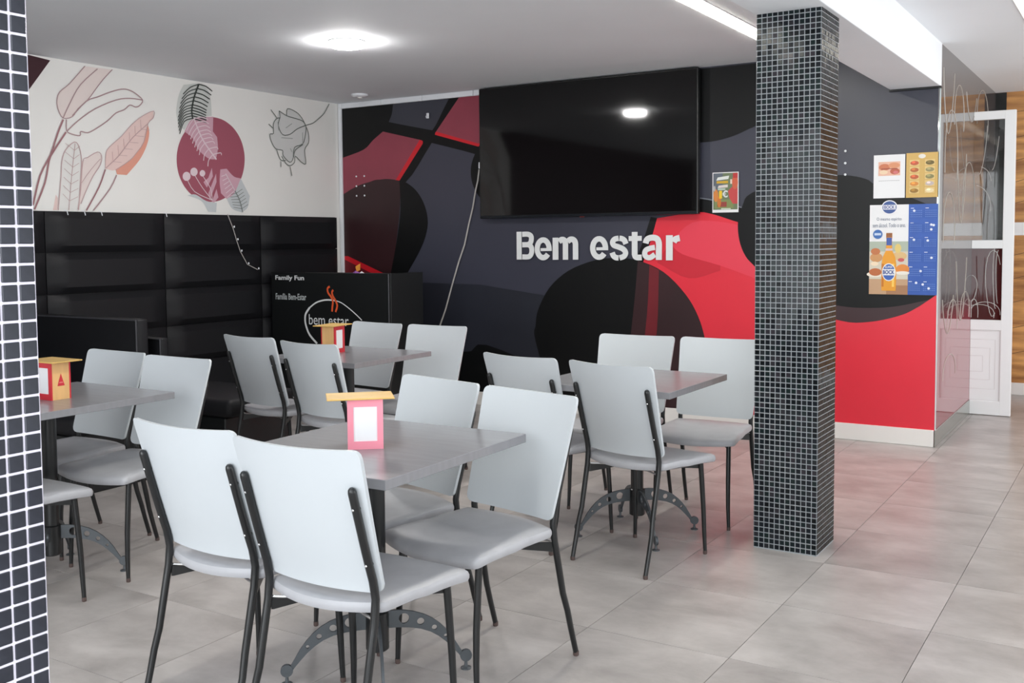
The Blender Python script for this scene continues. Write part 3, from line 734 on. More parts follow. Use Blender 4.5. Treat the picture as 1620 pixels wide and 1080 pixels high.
win.build('invented_window', M_white_gloss, kind='structure')

# ------------------------------------------------------------------ white door leaf standing out from the return wall
YD = 8.43
door = bpy.data.objects.new('door_1', None)
COL.objects.link(door)
door.location = (XW, YD, 0)
door['kind'] = 'structure'
door['label'] = 'narrow white door leaf with etched dark panes at the far right'
x0, x1 = 0.0, 0.287
xi = 0.212
MB().bbox(xi, x1, 0, 0.04, 0.004, 2.285, 0.003, 2).build('stile', M_white_gloss, door)
for za, zb in ((2.222, 2.285), (1.262, 1.325), (0.648, 0.725), (0.004, 0.108)):
    MB().bbox(x0, xi + 0.001, 0, 0.04, za, zb, 0.003, 2).build('rail', M_white_gloss, door)
pane_m = bpy.data.materials.new('smoked_pane')
pane_m.use_nodes = True
b = pane_m.node_tree.nodes['Principled BSDF']
b.inputs['Base Color'].default_value = (0.75, 0.75, 0.74, 1)
b.inputs['Roughness'].default_value = 0.02
b.inputs['Transmission Weight'].default_value = 1.0
b.inputs['IOR'].default_value = 1.45
red_pane = bpy.data.materials.new('red_smoked_pane')
red_pane.use_nodes = True
b = red_pane.node_tree.nodes['Principled BSDF']
b.inputs['Base Color'].default_value = lin((70, 24, 24))
b.inputs['Roughness'].default_value = 0.05
etch = mat('etched_line', (205, 202, 198), 0.4)
for za, zb, pm in ((1.325, 2.222, pane_m), (0.725, 1.262, red_pane)):
    pn = MB().box(x0, xi + 0.004, 0.016, 0.022, za - 0.004, zb + 0.004).build('pane', pm, door)
    e = MB()
    to3 = lambda x, z: (max(0.004, min(xi - 0.002, x)), 0.0145, z)
    if za > 1:
        for (x, z, w, h, a0, a1, fl) in [(.04, 2.12, .05, .3, .2, -1.5, 1), (.13, 2.2, .05, .35, -.3, -1.6, 1), (.02, 1.72, .1, .16, .3, 1.3, 1), (.0, 1.5, .12, .24, .2, 1.4, 1)]:
            loop(e, x, z, w, h, a0, a1, fl, to3, 0.0015)
    else:
        for (x, z, w, h, a0, a1, fl) in [(.15, 1.0, .05, .25, .6, 5.2, 1), (.17, 1.05, .02, .24, 1.6, 4.9, 1), (.185, 1.05, .015, .2, 1.6, 4.9, 1), (.06, .74, .1, .1, 0, 3.14, 1), (.1, .74, .1, .12, .2, 2.6, 1), (.0, .96, .04, .1, -1.5, 1.5, 1), (.02, .74, .03, .14, 0, 3.1, 1)]:
            loop(e, x, z, w, h, a0, a1, fl, to3, 0.0022)
    e.build('etched_pattern', etch, pn, smooth=True)
pn = MB().bbox(x0, xi + 0.002, 0.012, 0.028, 0.104, 0.652, 0.002, 1).build('panel', M_white_gloss, door)
nest = MB()
gm = mat('panel_groove', (222, 218, 218), 0.4)
for k, (zz0, zz1, xx) in enumerate(((0.115, 0.640, 0.205), (0.20, 0.575, 0.175), (0.27, 0.51, 0.14), (0.33, 0.45, 0.09))):
    r = 0.0022
    nest.tube([(0.0, 0.0125, zz0), (xx, 0.0125, zz0), (xx, 0.0125, zz1), (0.0, 0.0125, zz1)], r, 6)
nest.build('panel_moulding', gm, pn, smooth=True)

# ------------------------------------------------------------------ mosaic pillars
P = 0.0228


def mosaic_faces(x0, x1, y0, y1, z0, z1, faces, skip=None, tilt=0.012):
    """glass tiles proud of the grout, each a little uneven"""
    mb = MB()

    def put(fx, u, z):
        h = P / 2 - 0.0019
        jt = [random.uniform(-tilt, tilt) for _ in range(2)]
        vs = []
        for dd, s in ((-0.002, 1.0), (0.0012, 1.0), (0.002, 0.9)):
            for a, b in ((-1, -1), (1, -1), (1, 1), (-1, 1)):
                du, dz = a * h * s, b * h * s
                off = dd + (du * jt[0] + dz * jt[1] if dd > 0 else 0)
                vs.append(fx(u + du, z + dz, off))
        fs = []
        for l in (0, 4):
            for k in range(4):
                k2 = (k + 1) % 4
                fs.append((l + k, l + k2, l + 4 + k2, l + 4 + k))
        fs.append((8, 9, 10, 11))
        mb.add(vs, fs)

    nz = int(round((z1 - z0) / P))
    for fname, fx, a, b in faces:
        n = int(round((b - a) / P))
        for i in range(n):
            for k in range(nz):
                if skip and skip(fname, i, n, z0 + (k + .5) * P):
                    continue
                put(fx, a + (i + .5) * P, z0 + (k + .5) * P)
    return mb


px0, px1, py0, py1 = -1.449, -1.1754, 4.31, 4.5836
pillar = MB().box(px0, px1, py0, py1, 0, 2.3).build('mosaic_pillar', M_grout, kind='structure')
pillar['label'] = 'black glass mosaic pillar standing in the middle of the floor'
fr = [('front', lambda u, z, o: (u, py0 - o, z), px0, px1), ('right', lambda u, z, o: (px1 + o, u, z), py0, py1),
      ('left', lambda u, z, o: (px0 - o, 2 * (py0 + py1) / 2 - u, z), py0, py1), ('rear', lambda u, z, o: (px0 + px1 - u, py1 + o, z), px0, px1)]
mosaic_faces(px0, px1, py0, py1, 0.004, 2.296, fr, tilt=0.014).build('mosaic_tiles', M_mosaic, pillar, kind='stuff')

qx1, qy1 = -1.152, 0.7515
qx0, qy0 = qx1 - 0.2736, qy1 - 0.2736
near = MB().box(qx0, qx1, qy0, qy1, 0, 2.3).build('mosaic_pillar', M_grout_near, kind='structure')
near['label'] = 'near mosaic pillar with wide white joints cut off by the left edge'
fn = [('right', lambda u, z, o: (qx1 + o, u, z), qy0, qy1), ('rear', lambda u, z, o: (qx0 + qx1 - u, qy1 + o, z), qx0, qx1),
      ('left', lambda u, z, o: (qx0 - o, qy0 + qy1 - u, z), qy0, qy1), ('front', lambda u, z, o: (u, qy0 - o, z), qx0, qx1)]
single = lambda f, i, n, z: f == 'right' and i >= n - 4 and 0.85 < z < 1.85
mosaic_faces(qx0, qx1, qy0, qy1, 0.004, 2.296, fn, skip=single).build('mosaic_tiles', M_mosaic_near, near, kind='stuff')
tm = None
for i in range(8, 12):
    for k in range(100):
        z = 0.004 + (k + .5) * P
        if 0.85 < z < 1.85:
            if tm is None:
                h = P / 2 - 0.0017
                tm = MB().bbox(-0.002, 0.002, -h, h, -h, h, 0.0008, 1).build('tile', M_mosaic_near, near)
                t = tm
            else:
                t = tm.copy()
                COL.objects.link(t)
            t.location = (qx1, qy0 + (i + .5) * P, z)
            t.rotation_euler = (random.uniform(-.012, .012), random.uniform(-.01, .01), random.uniform(-.01, .01))

# ------------------------------------------------------------------ ceiling lights
strip = thing('led_strip', 'long recessed white LED strip in the ceiling left of the beam', 'light', (-2.03, 4.2, ZC))
MB().bbox(-0.055, 0.055, -2.4, 2.05, -0.004, 0.0, 0.001, 1).build('frame', M_white_gloss, strip)
MB().bbox(-0.05, 0.05, -2.39, 2.04, -0.008, -0.002, 0.002, 1).build('diffuser', M_led, strip)
strip2 = thing('led_strip', 'LED strip at the top right corner, over the aisle', 'light', (-0.58, 4.6, ZC))
MB().bbox(-0.06, 0.06, -3.0, 3.4, -0.004, 0.0, 0.001, 1).build('frame', M_white_gloss, strip2)
MB().bbox(-0.054, 0.054, -2.99, 3.39, -0.008, -0.002, 0.002, 1).build('diffuser', M_led_soft, strip2)
dl = thing('downlight', 'round white surface downlight shining on the left ceiling', 'light', (-4.19, 4.84, ZC))
MB().lathe([(0.112, 0), (0.112, -0.008), (0.104, -0.01), (0.1, -0.008)], seg=36).build('housing', M_white_gloss, dl, smooth=True)
MB().lathe([(0.1, -0.008), (0.1, -0.03), (0.092, -0.037), (0.05, -0.041)], seg=36).build('diffuser', M_lamp, dl)
sd = thing('smoke_detector', 'small flat white smoke detector on the ceiling near the corner', 'detector', (-5.6, 6.62, ZC))
MB().lathe([(0.07, 0), (0.07, -0.012), (0.06, -0.022), (0.03, -0.026)], seg=28).build('housing', M_trim, sd, smooth=True)
MB().lathe([(0.022, -0.024), (0.02, -0.032), (0.012, -0.034)], seg=16).build('sensor_cap', M_base, sd, smooth=True)

# ------------------------------------------------------------------ padded panels on the left wall
pad = thing('wall_padding', 'black leatherette padded panels covering the lower left wall', 'wall padding', (XL, 0, 0))
yl = [2.16, 3.11, 4.062, 5.012, 5.965, 6.885]
zl = [1.567, 1.293, 1.018, 0.743, 0.468, 0.193]
for j in range(len(yl) - 1):
    for k in range(5):
        ya, yb, zb, za = yl[j] + 0.003, yl[j + 1] - 0.003, zl[k] - 0.002, zl[k + 1] + 0.002
        # cushion with a pillowed face
        mb = MB()
        N, K = 12, 6
        vs, fs = [], []
        for b_ in range(K + 1):
            for a_ in range(N + 1):
                u, v = a_ / N, b_ / K
                eu = min(u, 1 - u) * (yb - ya)
                ev = min(v, 1 - v) * (zb - za)
                e = min(1.0, min(eu, ev) / 0.03)
                x = 0.042 + 0.038 * math.sqrt(max(0, 1 - (1 - e) ** 2))
                vs.append((x, ya + u * (yb - ya), za + v * (zb - za)))
        # denser rounding near the edges
        def warp(t, L):
            return t
        for b_ in range(K):
            for a_ in range(N):
                i = b_ * (N + 1) + a_
                fs.append((i, i + 1, i + N + 2, i + N + 1))
        mb.add(vs, fs)
        ring = [a_ for a_ in range(N + 1)] + [b_ * (N + 1) + N for b_ in range(1, K + 1)] + [K * (N + 1) + a_ for a_ in range(N - 1, -1, -1)] + [b_ * (N + 1) for b_ in range(K - 1, 0, -1)]
        o = len(mb.v)
        back = [(0.006, vs[i][1], vs[i][2]) for i in ring]
        mb.add(back, [])
        n = len(ring)
        mb.f += [(ring[(i + 1) % n], ring[i], o + i, o + (i + 1) % n) for i in range(n)]
        mb.mi += [0] * n
        mb.build('panel', M_leather, pad, smooth=True)
MB().box(0.0, 0.02, 2.16, 6.885, 0.1, 1.568).build('backing_board', M_board, pad)

# booth benches standing out from the padded wall
for name_, ye, zt, x_end, seat_side, s_end, lab in (
        ('booth_bench', 3.93, 0.91, -5.0, -1, -4.78, 'taller black booth bench by the padded wall, behind the left table'),
        ('booth_bench', 4.085, 0.786, -5.0, 1, -4.5, 'lower black booth bench backing onto the taller one')):
    t = thing(name_, lab, 'bench', ((XL + 0.1 + x_end) / 2, ye, 0))
    xa = XL + 0.1 - t.location.x
    xb = x_end - t.location.x
    th = 0.042 if seat_side < 0 else 0.03
    MB().bbox(xa, xb, -th, th, 0.02, zt, 0.014, 3).build('backrest', M_leather, t, smooth=True)
    mb = MB()
    s = seat_side
    mb.tube([(xa, -th, zt - 0.006), (xb - 0.004, -th, zt - 0.006), (xb - 0.004, -th, 0.3)], 0.006, 6)
    mb.build('piping', M_leather_edge, t, smooth=True)
    y0, y1 = sorted((s * (th + 0.005), s * 0.62))
    se = s_end - t.location.x
    MB().bbox(xa, se, y0, y1, 0.33, 0.44, 0.035, 4).build('seat_cushion', M_leather, t, smooth=True)
    MB().bbox(xa, se - 0.06, y0 + 0.02, y1 - 0.04, 0.0, 0.328, 0.006, 1).build('plinth', M_board, t)

# ------------------------------------------------------------------ black kids-corner cabinet
YK = 6.0
kid = thing('play_corner_cabinet', 'black low cabinet with white coffee cup logo in the far left corner', 'cabinet', (-5.44, YK, 0))
kx0, kx1 = -6.035 + 5.44, -4.823 + 5.44
MB().bbox(kx0, kx1, 0.0, 0.02, 0.0, 1.112, 0.003, 1).build('front_panel', M_board, kid)
MB().bbox(kx1 - 0.02, kx1 + 0.002, 0.021, 0.42, 0.0, 1.112, 0.003, 1).build('side_panel', M_board, kid)
MB().bbox(kx0, kx1 - 0.021, 0.4, 0.42, 0.0, 1.1, 0.003, 1).build('rear_panel', M_board, kid)
MB().bbox(kx0, kx1 - 0.021, 0.021, 0.399, 1.06, 1.098, 0.003, 1).build('top_panel', M_board, kid)
MB().tube([(kx1 - 0.003, -0.001, 0.05), (kx1 - 0.003, -0.001, 1.11)], 0.005, 6).build('edge_strip', M_leather_edge, kid, smooth=True)
ox = 5.44
text('lettering', 'Family Fun', M_ink_white, kid, -5.985 + ox, 1.040, 0.312, 0.048, -0.0035, offset=0.025)
text('lettering', 'Família Bem-Estar', M_ink_grey, kid, -5.985 + ox, 0.893, 0.332, 0.05, -0.0035, offset=0.02)
text('logo_lettering', 'bem estar', M_ink_white, kid, -5.63 + ox, 0.703, 0.41, 0.082, -0.0035)
on_kid = lambda x, z, d: (x + ox, -0.002 - d, z)
arc = KIOSK_ARC
flat_lines('logo_cup', [('w', 0.018, arc[:6]), ('w', 0.012, arc[5:10]), ('w', 0.008, arc[9:])], on_kid, {'w': M_ink_white}, kid, 0.001)
flat_lines('logo_steam', [('o', 0.017, q) for q in KIOSK_STEAM], on_kid, {'o': M_ink_orange}, kid, 0.0016)
# sweets wrapper left on top
sw_ = thing('crumpled_wrapper', 'small orange and purple crumpled wrapper on top of the black cabinet', 'wrapper', (-5.22, 6.1, 1.099))
MB().add([(-.06, 0, 0), (0.0, -.03, 0.0), (.05, .02, 0), (0.0, .04, .0), (-.01, 0, .03)], [(0, 1, 4), (1, 2, 4), (2, 3, 4), (3, 0, 4), (0, 3, 2, 1)]).build('purple_fold', mat('purple_foil', (150, 96, 170), 0.3), sw_)
MB().add([(0.0, 0, .02), (.045, -.01, .035), (.03, .01, .085), (-.025, .015, .06), (.012, .022, .05)], [(0, 1, 2, 3), (0, 4, 1), (1, 4, 2), (2, 4, 3), (3, 4, 0)]).build('orange_fold', mat('orange_foil', (226, 150, 60), 0.35), sw_)
MB().add([(.02, -.01, 0), (.085, -.02, 0), (.08, .02, 0), (.05, 0, .025)], [(0, 1, 3), (1, 2, 3), (2, 0, 3), (0, 2, 1)]).build('white_fold', M_paper, sw_)

# ------------------------------------------------------------------ television
tv = thing('television', 'very large black flat television high on the mural wall', 'television', (-3.67, YM - 0.012, 2.045))
w2, h2 = 0.93, 0.517
MB().bbox(-w2, w2, -0.075, -0.03, -h2, h2, 0.006, 2).build('housing', M_tv_frame, tv)
MB().box(-w2 + 0.012, w2 - 0.012, -0.0765, -0.075, -h2 + 0.024, h2 - 0.012).build('screen', M_tv, tv)
MB().bbox(-w2 + 0.005, w2 - 0.005, -0.079, -0.0755, -h2 + 0.002, -h2 + 0.02, 0.001, 1).build('bottom_bezel', mat('bezel_metal', (30, 34, 40), 0.25, metal=0.4), tv)
MB().bbox(-0.02, 0.02, -0.078, -0.07, -h2 - 0.006, -h2 + 0.004, 0.002, 1).build('sensor', mat('sensor_red', (90, 24, 24), 0.3), tv)
MB().bbox(-0.3, 0.3, -0.03, 0.011, -0.2, 0.2, 0.004, 1).build('wall_bracket', M_black_metal, tv)

# ------------------------------------------------------------------ cables, hooks, screws
M_cable = mat('grey_cable', (176, 172, 168), 0.5)
cb = MB().tube([(-4.648, 6.966, 1.93), (-4.662, 6.966, 1.84), (-4.685, 6.966, 1.76), (-4.715, 6.966, 1.62), (-4.755, 6.966, 1.49), (-4.80, 6.966, 1.32), (-4.86, 6.966, 1.18), (-4.925, 6.966, 1.0), (-5.0, 6.966, 0.78), (-5.07, 6.966, 0.62), (-5.1, 6.966, 0.3)], 0.0065, 8)
tag(cb.build('power_cable', M_cable, smooth=True), 'thin grey cable hanging down the mural left of the television', 'cable')
hk = thing('wall_hook', 'small white hook on the slate tile print above left', 'hook', (-5.16, YM - 0.012, 2.40))
MB().bbox(-0.012, 0.012, -0.012, 0.0, -0.025, 0.02, 0.004, 2).build('plate', M_trim, hk)
MB().tube([(0, -0.012, -0.01), (0, -0.026, -0.022), (0, -0.03, -0.006)], 0.004, 8).build('hook', M_trim, hk, smooth=True)
ct = thing('cable_socket', 'small white cable socket beside the left edge of the television', 'socket', (-4.635, YM - 0.012, 1.955))
MB().bbox(-0.016, 0.016, -0.016, 0.0, -0.02, 0.02, 0.005, 2).build('cover', M_trim, ct)
MB().lathe([(0.008, 0), (0.008, 0.012)], c=(0, -0.02, 0.018), seg=12).build('plug', M_trim, ct)
n = 0
proto = None
for x in (-5.955, -5.865):
    for z in (1.925, 1.84, 1.755):
        if proto is None:
            o = MB().lathe([(0.0085, 0), (0.008, 0.003), (0.004, 0.0055)], seg=12).build('screw_cap', M_trim)
            proto = o
        else:
            o = proto.copy()
            COL.objects.link(o)
        o.rotation_euler = (math.pi / 2, 0, 0)
        o.location = (x, YM - 0.008, z)
        tag(o, '%s white screw cap in the %s column on the dusty red print' % (('top', 'middle', 'bottom')[n % 3], ('left', 'right')[n // 3]), 'screw cap', 'screw caps on the red tile print')
        n += 1
for n, z in enumerate((1.925, 1.845, 1.77)):
    o = proto.copy()
    COL.objects.link(o)
    o.location = (-1.737, YM - 0.008, z)
    tag(o, '%s white screw cap of the column right of the pillar' % ('top', 'middle', 'bottom')[n], 'screw cap', 'screw caps right of the pillar')

fl = thing('string_light', 'thin fairy light wire drooping over the padded wall panels', 'string light', (XL + 0.085, 5.579, 1.567))
pts = [(0.004, 0, 0.004), (0.006, 0.049, -0.1), (0.006, 0.084, -0.197), (0.006, 0.121, -0.286), (0.006, 0.191, -0.387), (0.02, 0.284, -0.43)]
MB().tube(pts, 0.0032, 6).build('wire', M_cable, fl, smooth=True)
for q in pts[1:]:
    MB().lathe([(0.003, 0), (0.006, 0.006), (0.004, 0.016)], c=(q[0] + 0.004, q[1] + 0.01, q[2]), seg=8).build('bulb', M_trim, fl, smooth=True)
for n, y in enumerate((4.18, 4.31, 4.44, 4.98)):
    q = MB().tube([(-0.004, y - 5.579, 0.008), (0.006, y - 5.579 + 0.015, 0.0), (0.008, y - 5.579 + 0.02, -0.025)], 0.003, 6).build('bulb', M_trim, fl, smooth=True)

# ------------------------------------------------------------------ posters on the mural
def sheet(name, label, cat, x0, x1, z0, z1, m, th=0.002):
    t = thing(name, label, cat, ((x0 + x1) / 2, YM - 0.0105, z0))
    w = (x1 - x0) / 2
    MB().box(-w, w, -th, 0, 0, z1 - z0).build('sheet', m, t)
    return t


def paint(t, name, items, d0=0.0024):
    mats = {}
    polys = []
    for c, pts in items:
        key = str(c)
        if key not in mats:
            mats[key] = mat('print_%d_%d_%d' % c, c, 0.45)
        polys.append((key, pts))
    o = flat_polys(name, polys, lambda x, z, d: (x, -d, z), mats, t, 0.00012, d0)
    o['kind'] = 'stuff'
    return o


def R4(x0, x1, z0, z1):
    return [(x0, z0), (x1, z0), (x1, z1), (x0, z1)]


def EL(cx, cz, rx, rz, n=18):
    return [(cx + rx * math.cos(2 * math.pi * i / n), cz + rz * math.sin(2 * math.pi * i / n)) for i in range(n)]


t = sheet('promo_poster', 'small colourful 1€ promotion poster right of the television', 'poster', -2.66, -2.468, 1.537, 1.82, M_paper)
paint(t, 'picture', [((110, 124, 92), R4(-.09, .09, .02, .277)), ((96, 104, 116), R4(-.09, -.02, .15, .277)), ((128, 140, 84), R4(-.08, .06, .03, .09)), ((150, 62, 54), R4(-.06, .01, .04, .075)),
                     ((196, 70, 70), [(.02, .15), (.05, .18), (.09, .17), (.09, .06), (.055, .06), (.03, .1)]), ((208, 96, 66), EL(.07, .21, .022, .05)), ((190, 52, 52), R4(.055, .09, .24, .275)),
                     ((214, 132, 62), EL(-.07, .12, .018, .045)), ((208, 166, 44), R4(-.065, .02, .205, .222)), ((206, 118, 50), EL(-.045, .075, .014, .04)), ((206, 214, 196), R4(-.03, .04, .022, .03)), ((180, 180, 180), EL(-.08, .17, .008, .02)), ((226, 230, 226), [(-.068, .226), (.022, .234), (.028, .258), (-.056, .248)]), ((222, 212, 208), [(-.056, .172), (.018, .176), (.018, .196), (-.05, .19)]), ((188, 206, 190), R4(-.055, .0, .158, .17)), ((236, 214, 198), R4(.036, .05, .2, .232))])
text('lettering', '1', mat('print_yellow', (240, 200, 40), 0.45), t, -.046, .098, .022, .056, -0.0045, offset=0.03)
text('lettering', 'C', M_ink_white, t, -.016, .105, .034, .05, -0.0045, offset=0.03)
paint(t, 'euro_bars', [((232, 232, 232), R4(-.022, .006, .1325, .137)), ((232, 232, 232), R4(-.022, .004, .122, .1265))], 0.0052)

t = sheet('menu_sheet', 'white sheet with one burger photo, right of the pillar', 'poster', -1.553, -1.358, 1.606, 1.886, M_paper)
paint(t, 'food_photo', [((232, 184, 160), R4(-.068, .068, .145, .235)), ((204, 120, 84), EL(-.03, .2, .035, .022)), ((222, 150, 110), EL(.03, .21, .036, .018)), ((190, 96, 70), EL(.035, .172, .03, .02)), ((240, 212, 180), EL(-.035, .168, .026, .014)), ((150, 60, 46), R4(-.05, .05, .187, .192)), ((214, 120, 120), EL(.04, .165, .016, .01))])
paint(t, 'caption_line', [((168, 168, 168), R4(-.065 + .012 * k, -.056 + .012 * k, .111, .114)) for k in range(11)])

t = sheet('menu_card', 'golden menu card with ten small food photos, right of the white sheet', 'poster', -1.351, -1.16, 1.605, 1.89, mat('gold_card', (214, 176, 100), 0.45))
it = [((236, 230, 220), EL(.0, .262, .022, .014))]
cols = [(196, 92, 60), (112, 96, 50), (178, 100, 52), (150, 140, 96), (190, 92, 52), (136, 130, 84), (214, 138, 60), (196, 180, 176), (150, 110, 40), (236, 216, 170)]
for r in range(5):
    for c in range(2):
        cx, cz = (-.045, .048)[c], .222 - r * .044
        k = cols[r * 2 + c]
        it.append(((226, 196, 130), R4(cx - .03, cx + .03, cz - .019, cz + .019)))
        it.append((k, EL(cx, cz - .002, .026, .014)))
        it.append((tuple(min(255, int(v * 1.25)) for v in k), EL(cx - .006, cz + .003, .012, .007, 10)))
paint(t, 'food_photos', it)

t = sheet('calendar_poster', 'beer calendar poster with a bottle photo, half white and half blue', 'calendar', -1.574, -1.155, 0.98, 1.563, M_paper)
bl = mat('calendar_blue', (52, 92, 176), 0.45, noise=0.06, nscale=6)
xs0, xs1 = -.2095, .033
it = [((214, 206, 188), R4(xs0, xs1, .0, .33)), ((176, 186, 170), R4(xs0, xs1, .28, .345)), ((196, 158, 124), R4(xs0, xs1, 0, .1)), ((170, 124, 90), R4(-.1, xs1, 0, .06)),
      ((206, 150, 96), EL(-.165, .24, .04, .03)), ((222, 186, 130), EL(-.02, .25, .045, .028)), ((196, 118, 70), EL(-.17, .28, .03, .022)), ((236, 226, 210), EL(-.17, .13, .055, .018)), ((190, 106, 60), EL(-.17, .145, .04, .025)),
      ((228, 140, 60), EL(0.0, .165, .042, .032)), ((238, 232, 220), EL(0.0, .14, .045, .012)), ((226, 200, 120), EL(-.03, .30, .02, .03)), ((206, 90, 90), EL(-.01, .225, .02, .012)), ((240, 220, 190), EL(-.175, .2, .025, .014))]
paint(t, 'table_photo', it)
MB().box(xs1, .2095, -0.0026, -0.0005, 0.0, .583).build('blue_panel', bl, t)
# bottle
bx = -.085
prof = [(-.044, .024), (.044, .024), (.046, .05), (.046, .2), (.038, .245), (.02, .285), (.017, .36), (.019, .365), (.019, .4), (-.019, .4), (-.019, .365), (-.017, .36), (-.02, .285), (-.038, .245), (-.046, .2), (-.046, .05)]
paint(t, 'bottle_picture', [((232, 158, 40), prof), ((250, 206, 96), R4(.02, .034, .05, .2)), ((198, 116, 26), R4(-.044, -.032, .05, .2)), ((150, 92, 50), R4(-.018, .018, .372, .4)), ((64, 92, 168), R4(-.0165, .0165, .32, .37)), ((216, 190, 190), R4(-.022, .022, .285, .3)), ((240, 240, 240), EL(0, .145, .043, .058, 24)), ((58, 96, 176), EL(0, .145, .038, .052, 24)), ((240, 240, 240), R4(-.04, .04, .125, .165))], 0.0045).location = (bx, 0, 0)
lb = mat('label_blue', (40, 70, 150), 0.45)
text('lettering', 'SUPER', M_ink_white, t, bx - .024, .172, .048, .014, -0.0072, offset=0.02)
text('lettering', 'BOCK', lb, t, bx - .036, .132, .072, .027, -0.0072, offset=0.03)
tb = mat('slogan_ink', (92, 104, 132), 0.5)
text('lettering', 'O mesmo espírito', tb, t, -.165, .475, .155, .026, -0.0035)
text('lettering', 'sem álcool. Todo o ano.', tb, t, -.19, .437, .205, .026, -0.0035)
paint(t, 'badges', [((240, 240, 244), EL(-.086, .566, .05, .046, 28)), ((60, 88, 150), EL(-.086, .566, .044, .04, 28)), ((236, 236, 240), R4(-.124, -.048, .552, .582)), ((60, 108, 178), EL(-.157, .392, .03, .03, 24)), ((196, 212, 236), R4(-.178, -.136, .385, .4))], 0.0045)
text('lettering', 'BOCK', lb, t, -.118, .556, .064, .022, -0.0065, offset=0.02)
cal = []
cg = (104, 138, 206)
cw = (226, 232, 244)
for r in range(6):
    for c in range(2):
        cx, cz = (.045, .135)[c], .555 - r * .094
        cal.append((cw, R4(cx, cx + .02, cz, cz + .004)))
        for k in range(4):
            for q in range(7):
                cal.append((cg, R4(cx + q * .0105, cx + q * .0105 + .006, cz - .016 - k * .013, cz - .011 - k * .013)))
random.seed(5)
for (cx, cz) in ((.074, .54), (.178, .45), (.192, .447), (.178, .42), (.075, .355), (.158, .35), (.182, .24), (.118, .155), (.092, .08), (.132, .07), (.168, .045)):
    cal.append((cw, EL(cx, cz, .008, .008, 10)))
paint(t, 'calendar_months', cal, 0.0028)

# ------------------------------------------------------------------ tables
def table_base(t):
    MB().lathe([(0.029, 0.13), (0.03, 0.70)], seg=20).build('column', M_black_metal, t, smooth=True)
    MB().bbox(-0.17, 0.17, -0.17, 0.17, 0.696, 0.7015, 0.002, 1).build('top_plate', M_black_metal, t)
    MB().lathe([(0.03, 0.085), (0.036, 0.09), (0.036, 0.205), (0.03, 0.21)], seg=20).build('hub', M_black_metal, t, smooth=True)
    # one pierced arched arm
    cu = bpy.data.curves.new('arm', 'CURVE')
    cu.dimensions = '2D'
    cu.fill_mode = 'BOTH'
    cu.extrude = 0.004

    def poly(pts):
        s = cu.splines.new('POLY')
        s.points.add(len(pts) - 1)
        for p_, q_ in zip(s.points, pts):
            p_.co = (q_[0], q_[1], 0, 1)
        s.use_cyclic_u = True

    up_ = [(0.03, 0.206), (0.055, 0.2065), (0.082, 0.204), (0.112, 0.198), (0.144, 0.187), (0.172, 0.172), (0.196, 0.153), (0.217, 0.131), (0.236, 0.106), (0.252, 0.079), (0.268, 0.052)]
    lo_ = [(0.03, 0.152), (0.066, 0.151), (0.1, 0.148), (0.135, 0.141), (0.166, 0.129), (0.19, 0.114), (0.214, 0.094), (0.235, 0.072), (0.25, 0.055), (0.26, 0.042)]
    poly(up_ + lo_[::-1])
    for cx, cz, r in ((0.083, 0.178, 0.0165), (0.135, 0.1645, 0.0115), (0.178, 0.142, 0.0085), (0.213, 0.113, 0.0055)):
        poly([(cx + r * math.cos(2 * math.pi * k / 14), cz + r * math.sin(2 * math.pi * k / 14)) for k in range(14)])
    ob = bpy.data.objects.new('tmp', cu)
    COL.objects.link(ob)
    bpy.context.view_layer.update()
    me = bpy.data.meshes.new_from_object(ob.evaluated_get(bpy.context.evaluated_depsgraph_get()))
    bpy.data.objects.remove(ob)
    me.transform(Matrix(((1, 0, 0, 0), (0, 0, 1, 0), (0, 1, 0, 0), (0, 0, 0, 1))))
    me.materials.clear()
    me.materials.append(M_base_grey)
    foot_me = None
    for k in range(4):
        o = bpy.data.objects.new('arm', me)
        COL.objects.link(o)
        o.parent = t
        o.rotation_euler = (0, 0, math.radians(42 + 90 * k))
        if foot_me is None:
            mb = MB()
            mb.lathe([(0.017, 0), (0.017, 0.004), (0.006, 0.008), (0.005, 0.02), (0.005, 0.03)], c=(0.277, 0, 0), seg=14)
            vs = []
            for s_ in (-0.006, 0.006):
                vs += [(0.277 + 0.019 * math.cos(2 * math.pi * i / 16), s_, 0.043 + 0.019 * math.sin(2 * math.pi * i / 16)) for i in range(16)]
            mb.add(vs, [tuple(range(16)), tuple(reversed(range(16, 32)))] + [(i, i + 16, (i + 1) % 16 + 16, (i + 1) % 16) for i in range(16)])
            f = mb.build('foot', M_base_grey, o)
            foot_me = f
        else:
            f = foot_me.copy()
            COL.objects.link(f)
            f.parent = o


ARM3 = 15
t1 = thing('cafe_table', 'front grey square cafe table with the glare-paled red condiment box', 'table', (-2.012, 2.42, 0), math.radians(1.2), 'grey cafe tables')
MB().bbox(-0.327, 0.327, -0.367, 0.367, 0.702, 0.73, 0.0015, 1).build('tabletop', M_table, t1)
table_base(t1)
for (x, y, a, lab) in ((-3.782, 2.50, 0.0, 'grey cafe table at the left, half hidden by the near pillar'),
                       (-3.77, 4.325, 0.0, 'grey cafe table at the back before the black cabinet'),
                       (-1.983, 4.255, 0.0, 'bare grey cafe table beside the mosaic pillar')):
    c = copy_tree(t1)
    c.location = (x, y, 0)
    if 'back' in lab:
        for ch in c.children:
            if ch.name.startswith('tabletop'):
                ch.scale = (1, 0.9, 1)
            if ch.name.startswith('arm'):
                ch.rotation_euler[2] += math.radians(ARM3)
    if 'bare' in lab:  # its top sits off centre on the foot
        for ch in c.children:
            if ch.name.startswith('tabletop'):
                ch.location = (0.015, -0.09, 0)
                ch.scale = (1, 0.9, 1)
    c.rotation_euler = (0, 0, math.radians(a))
    c['label'] = lab

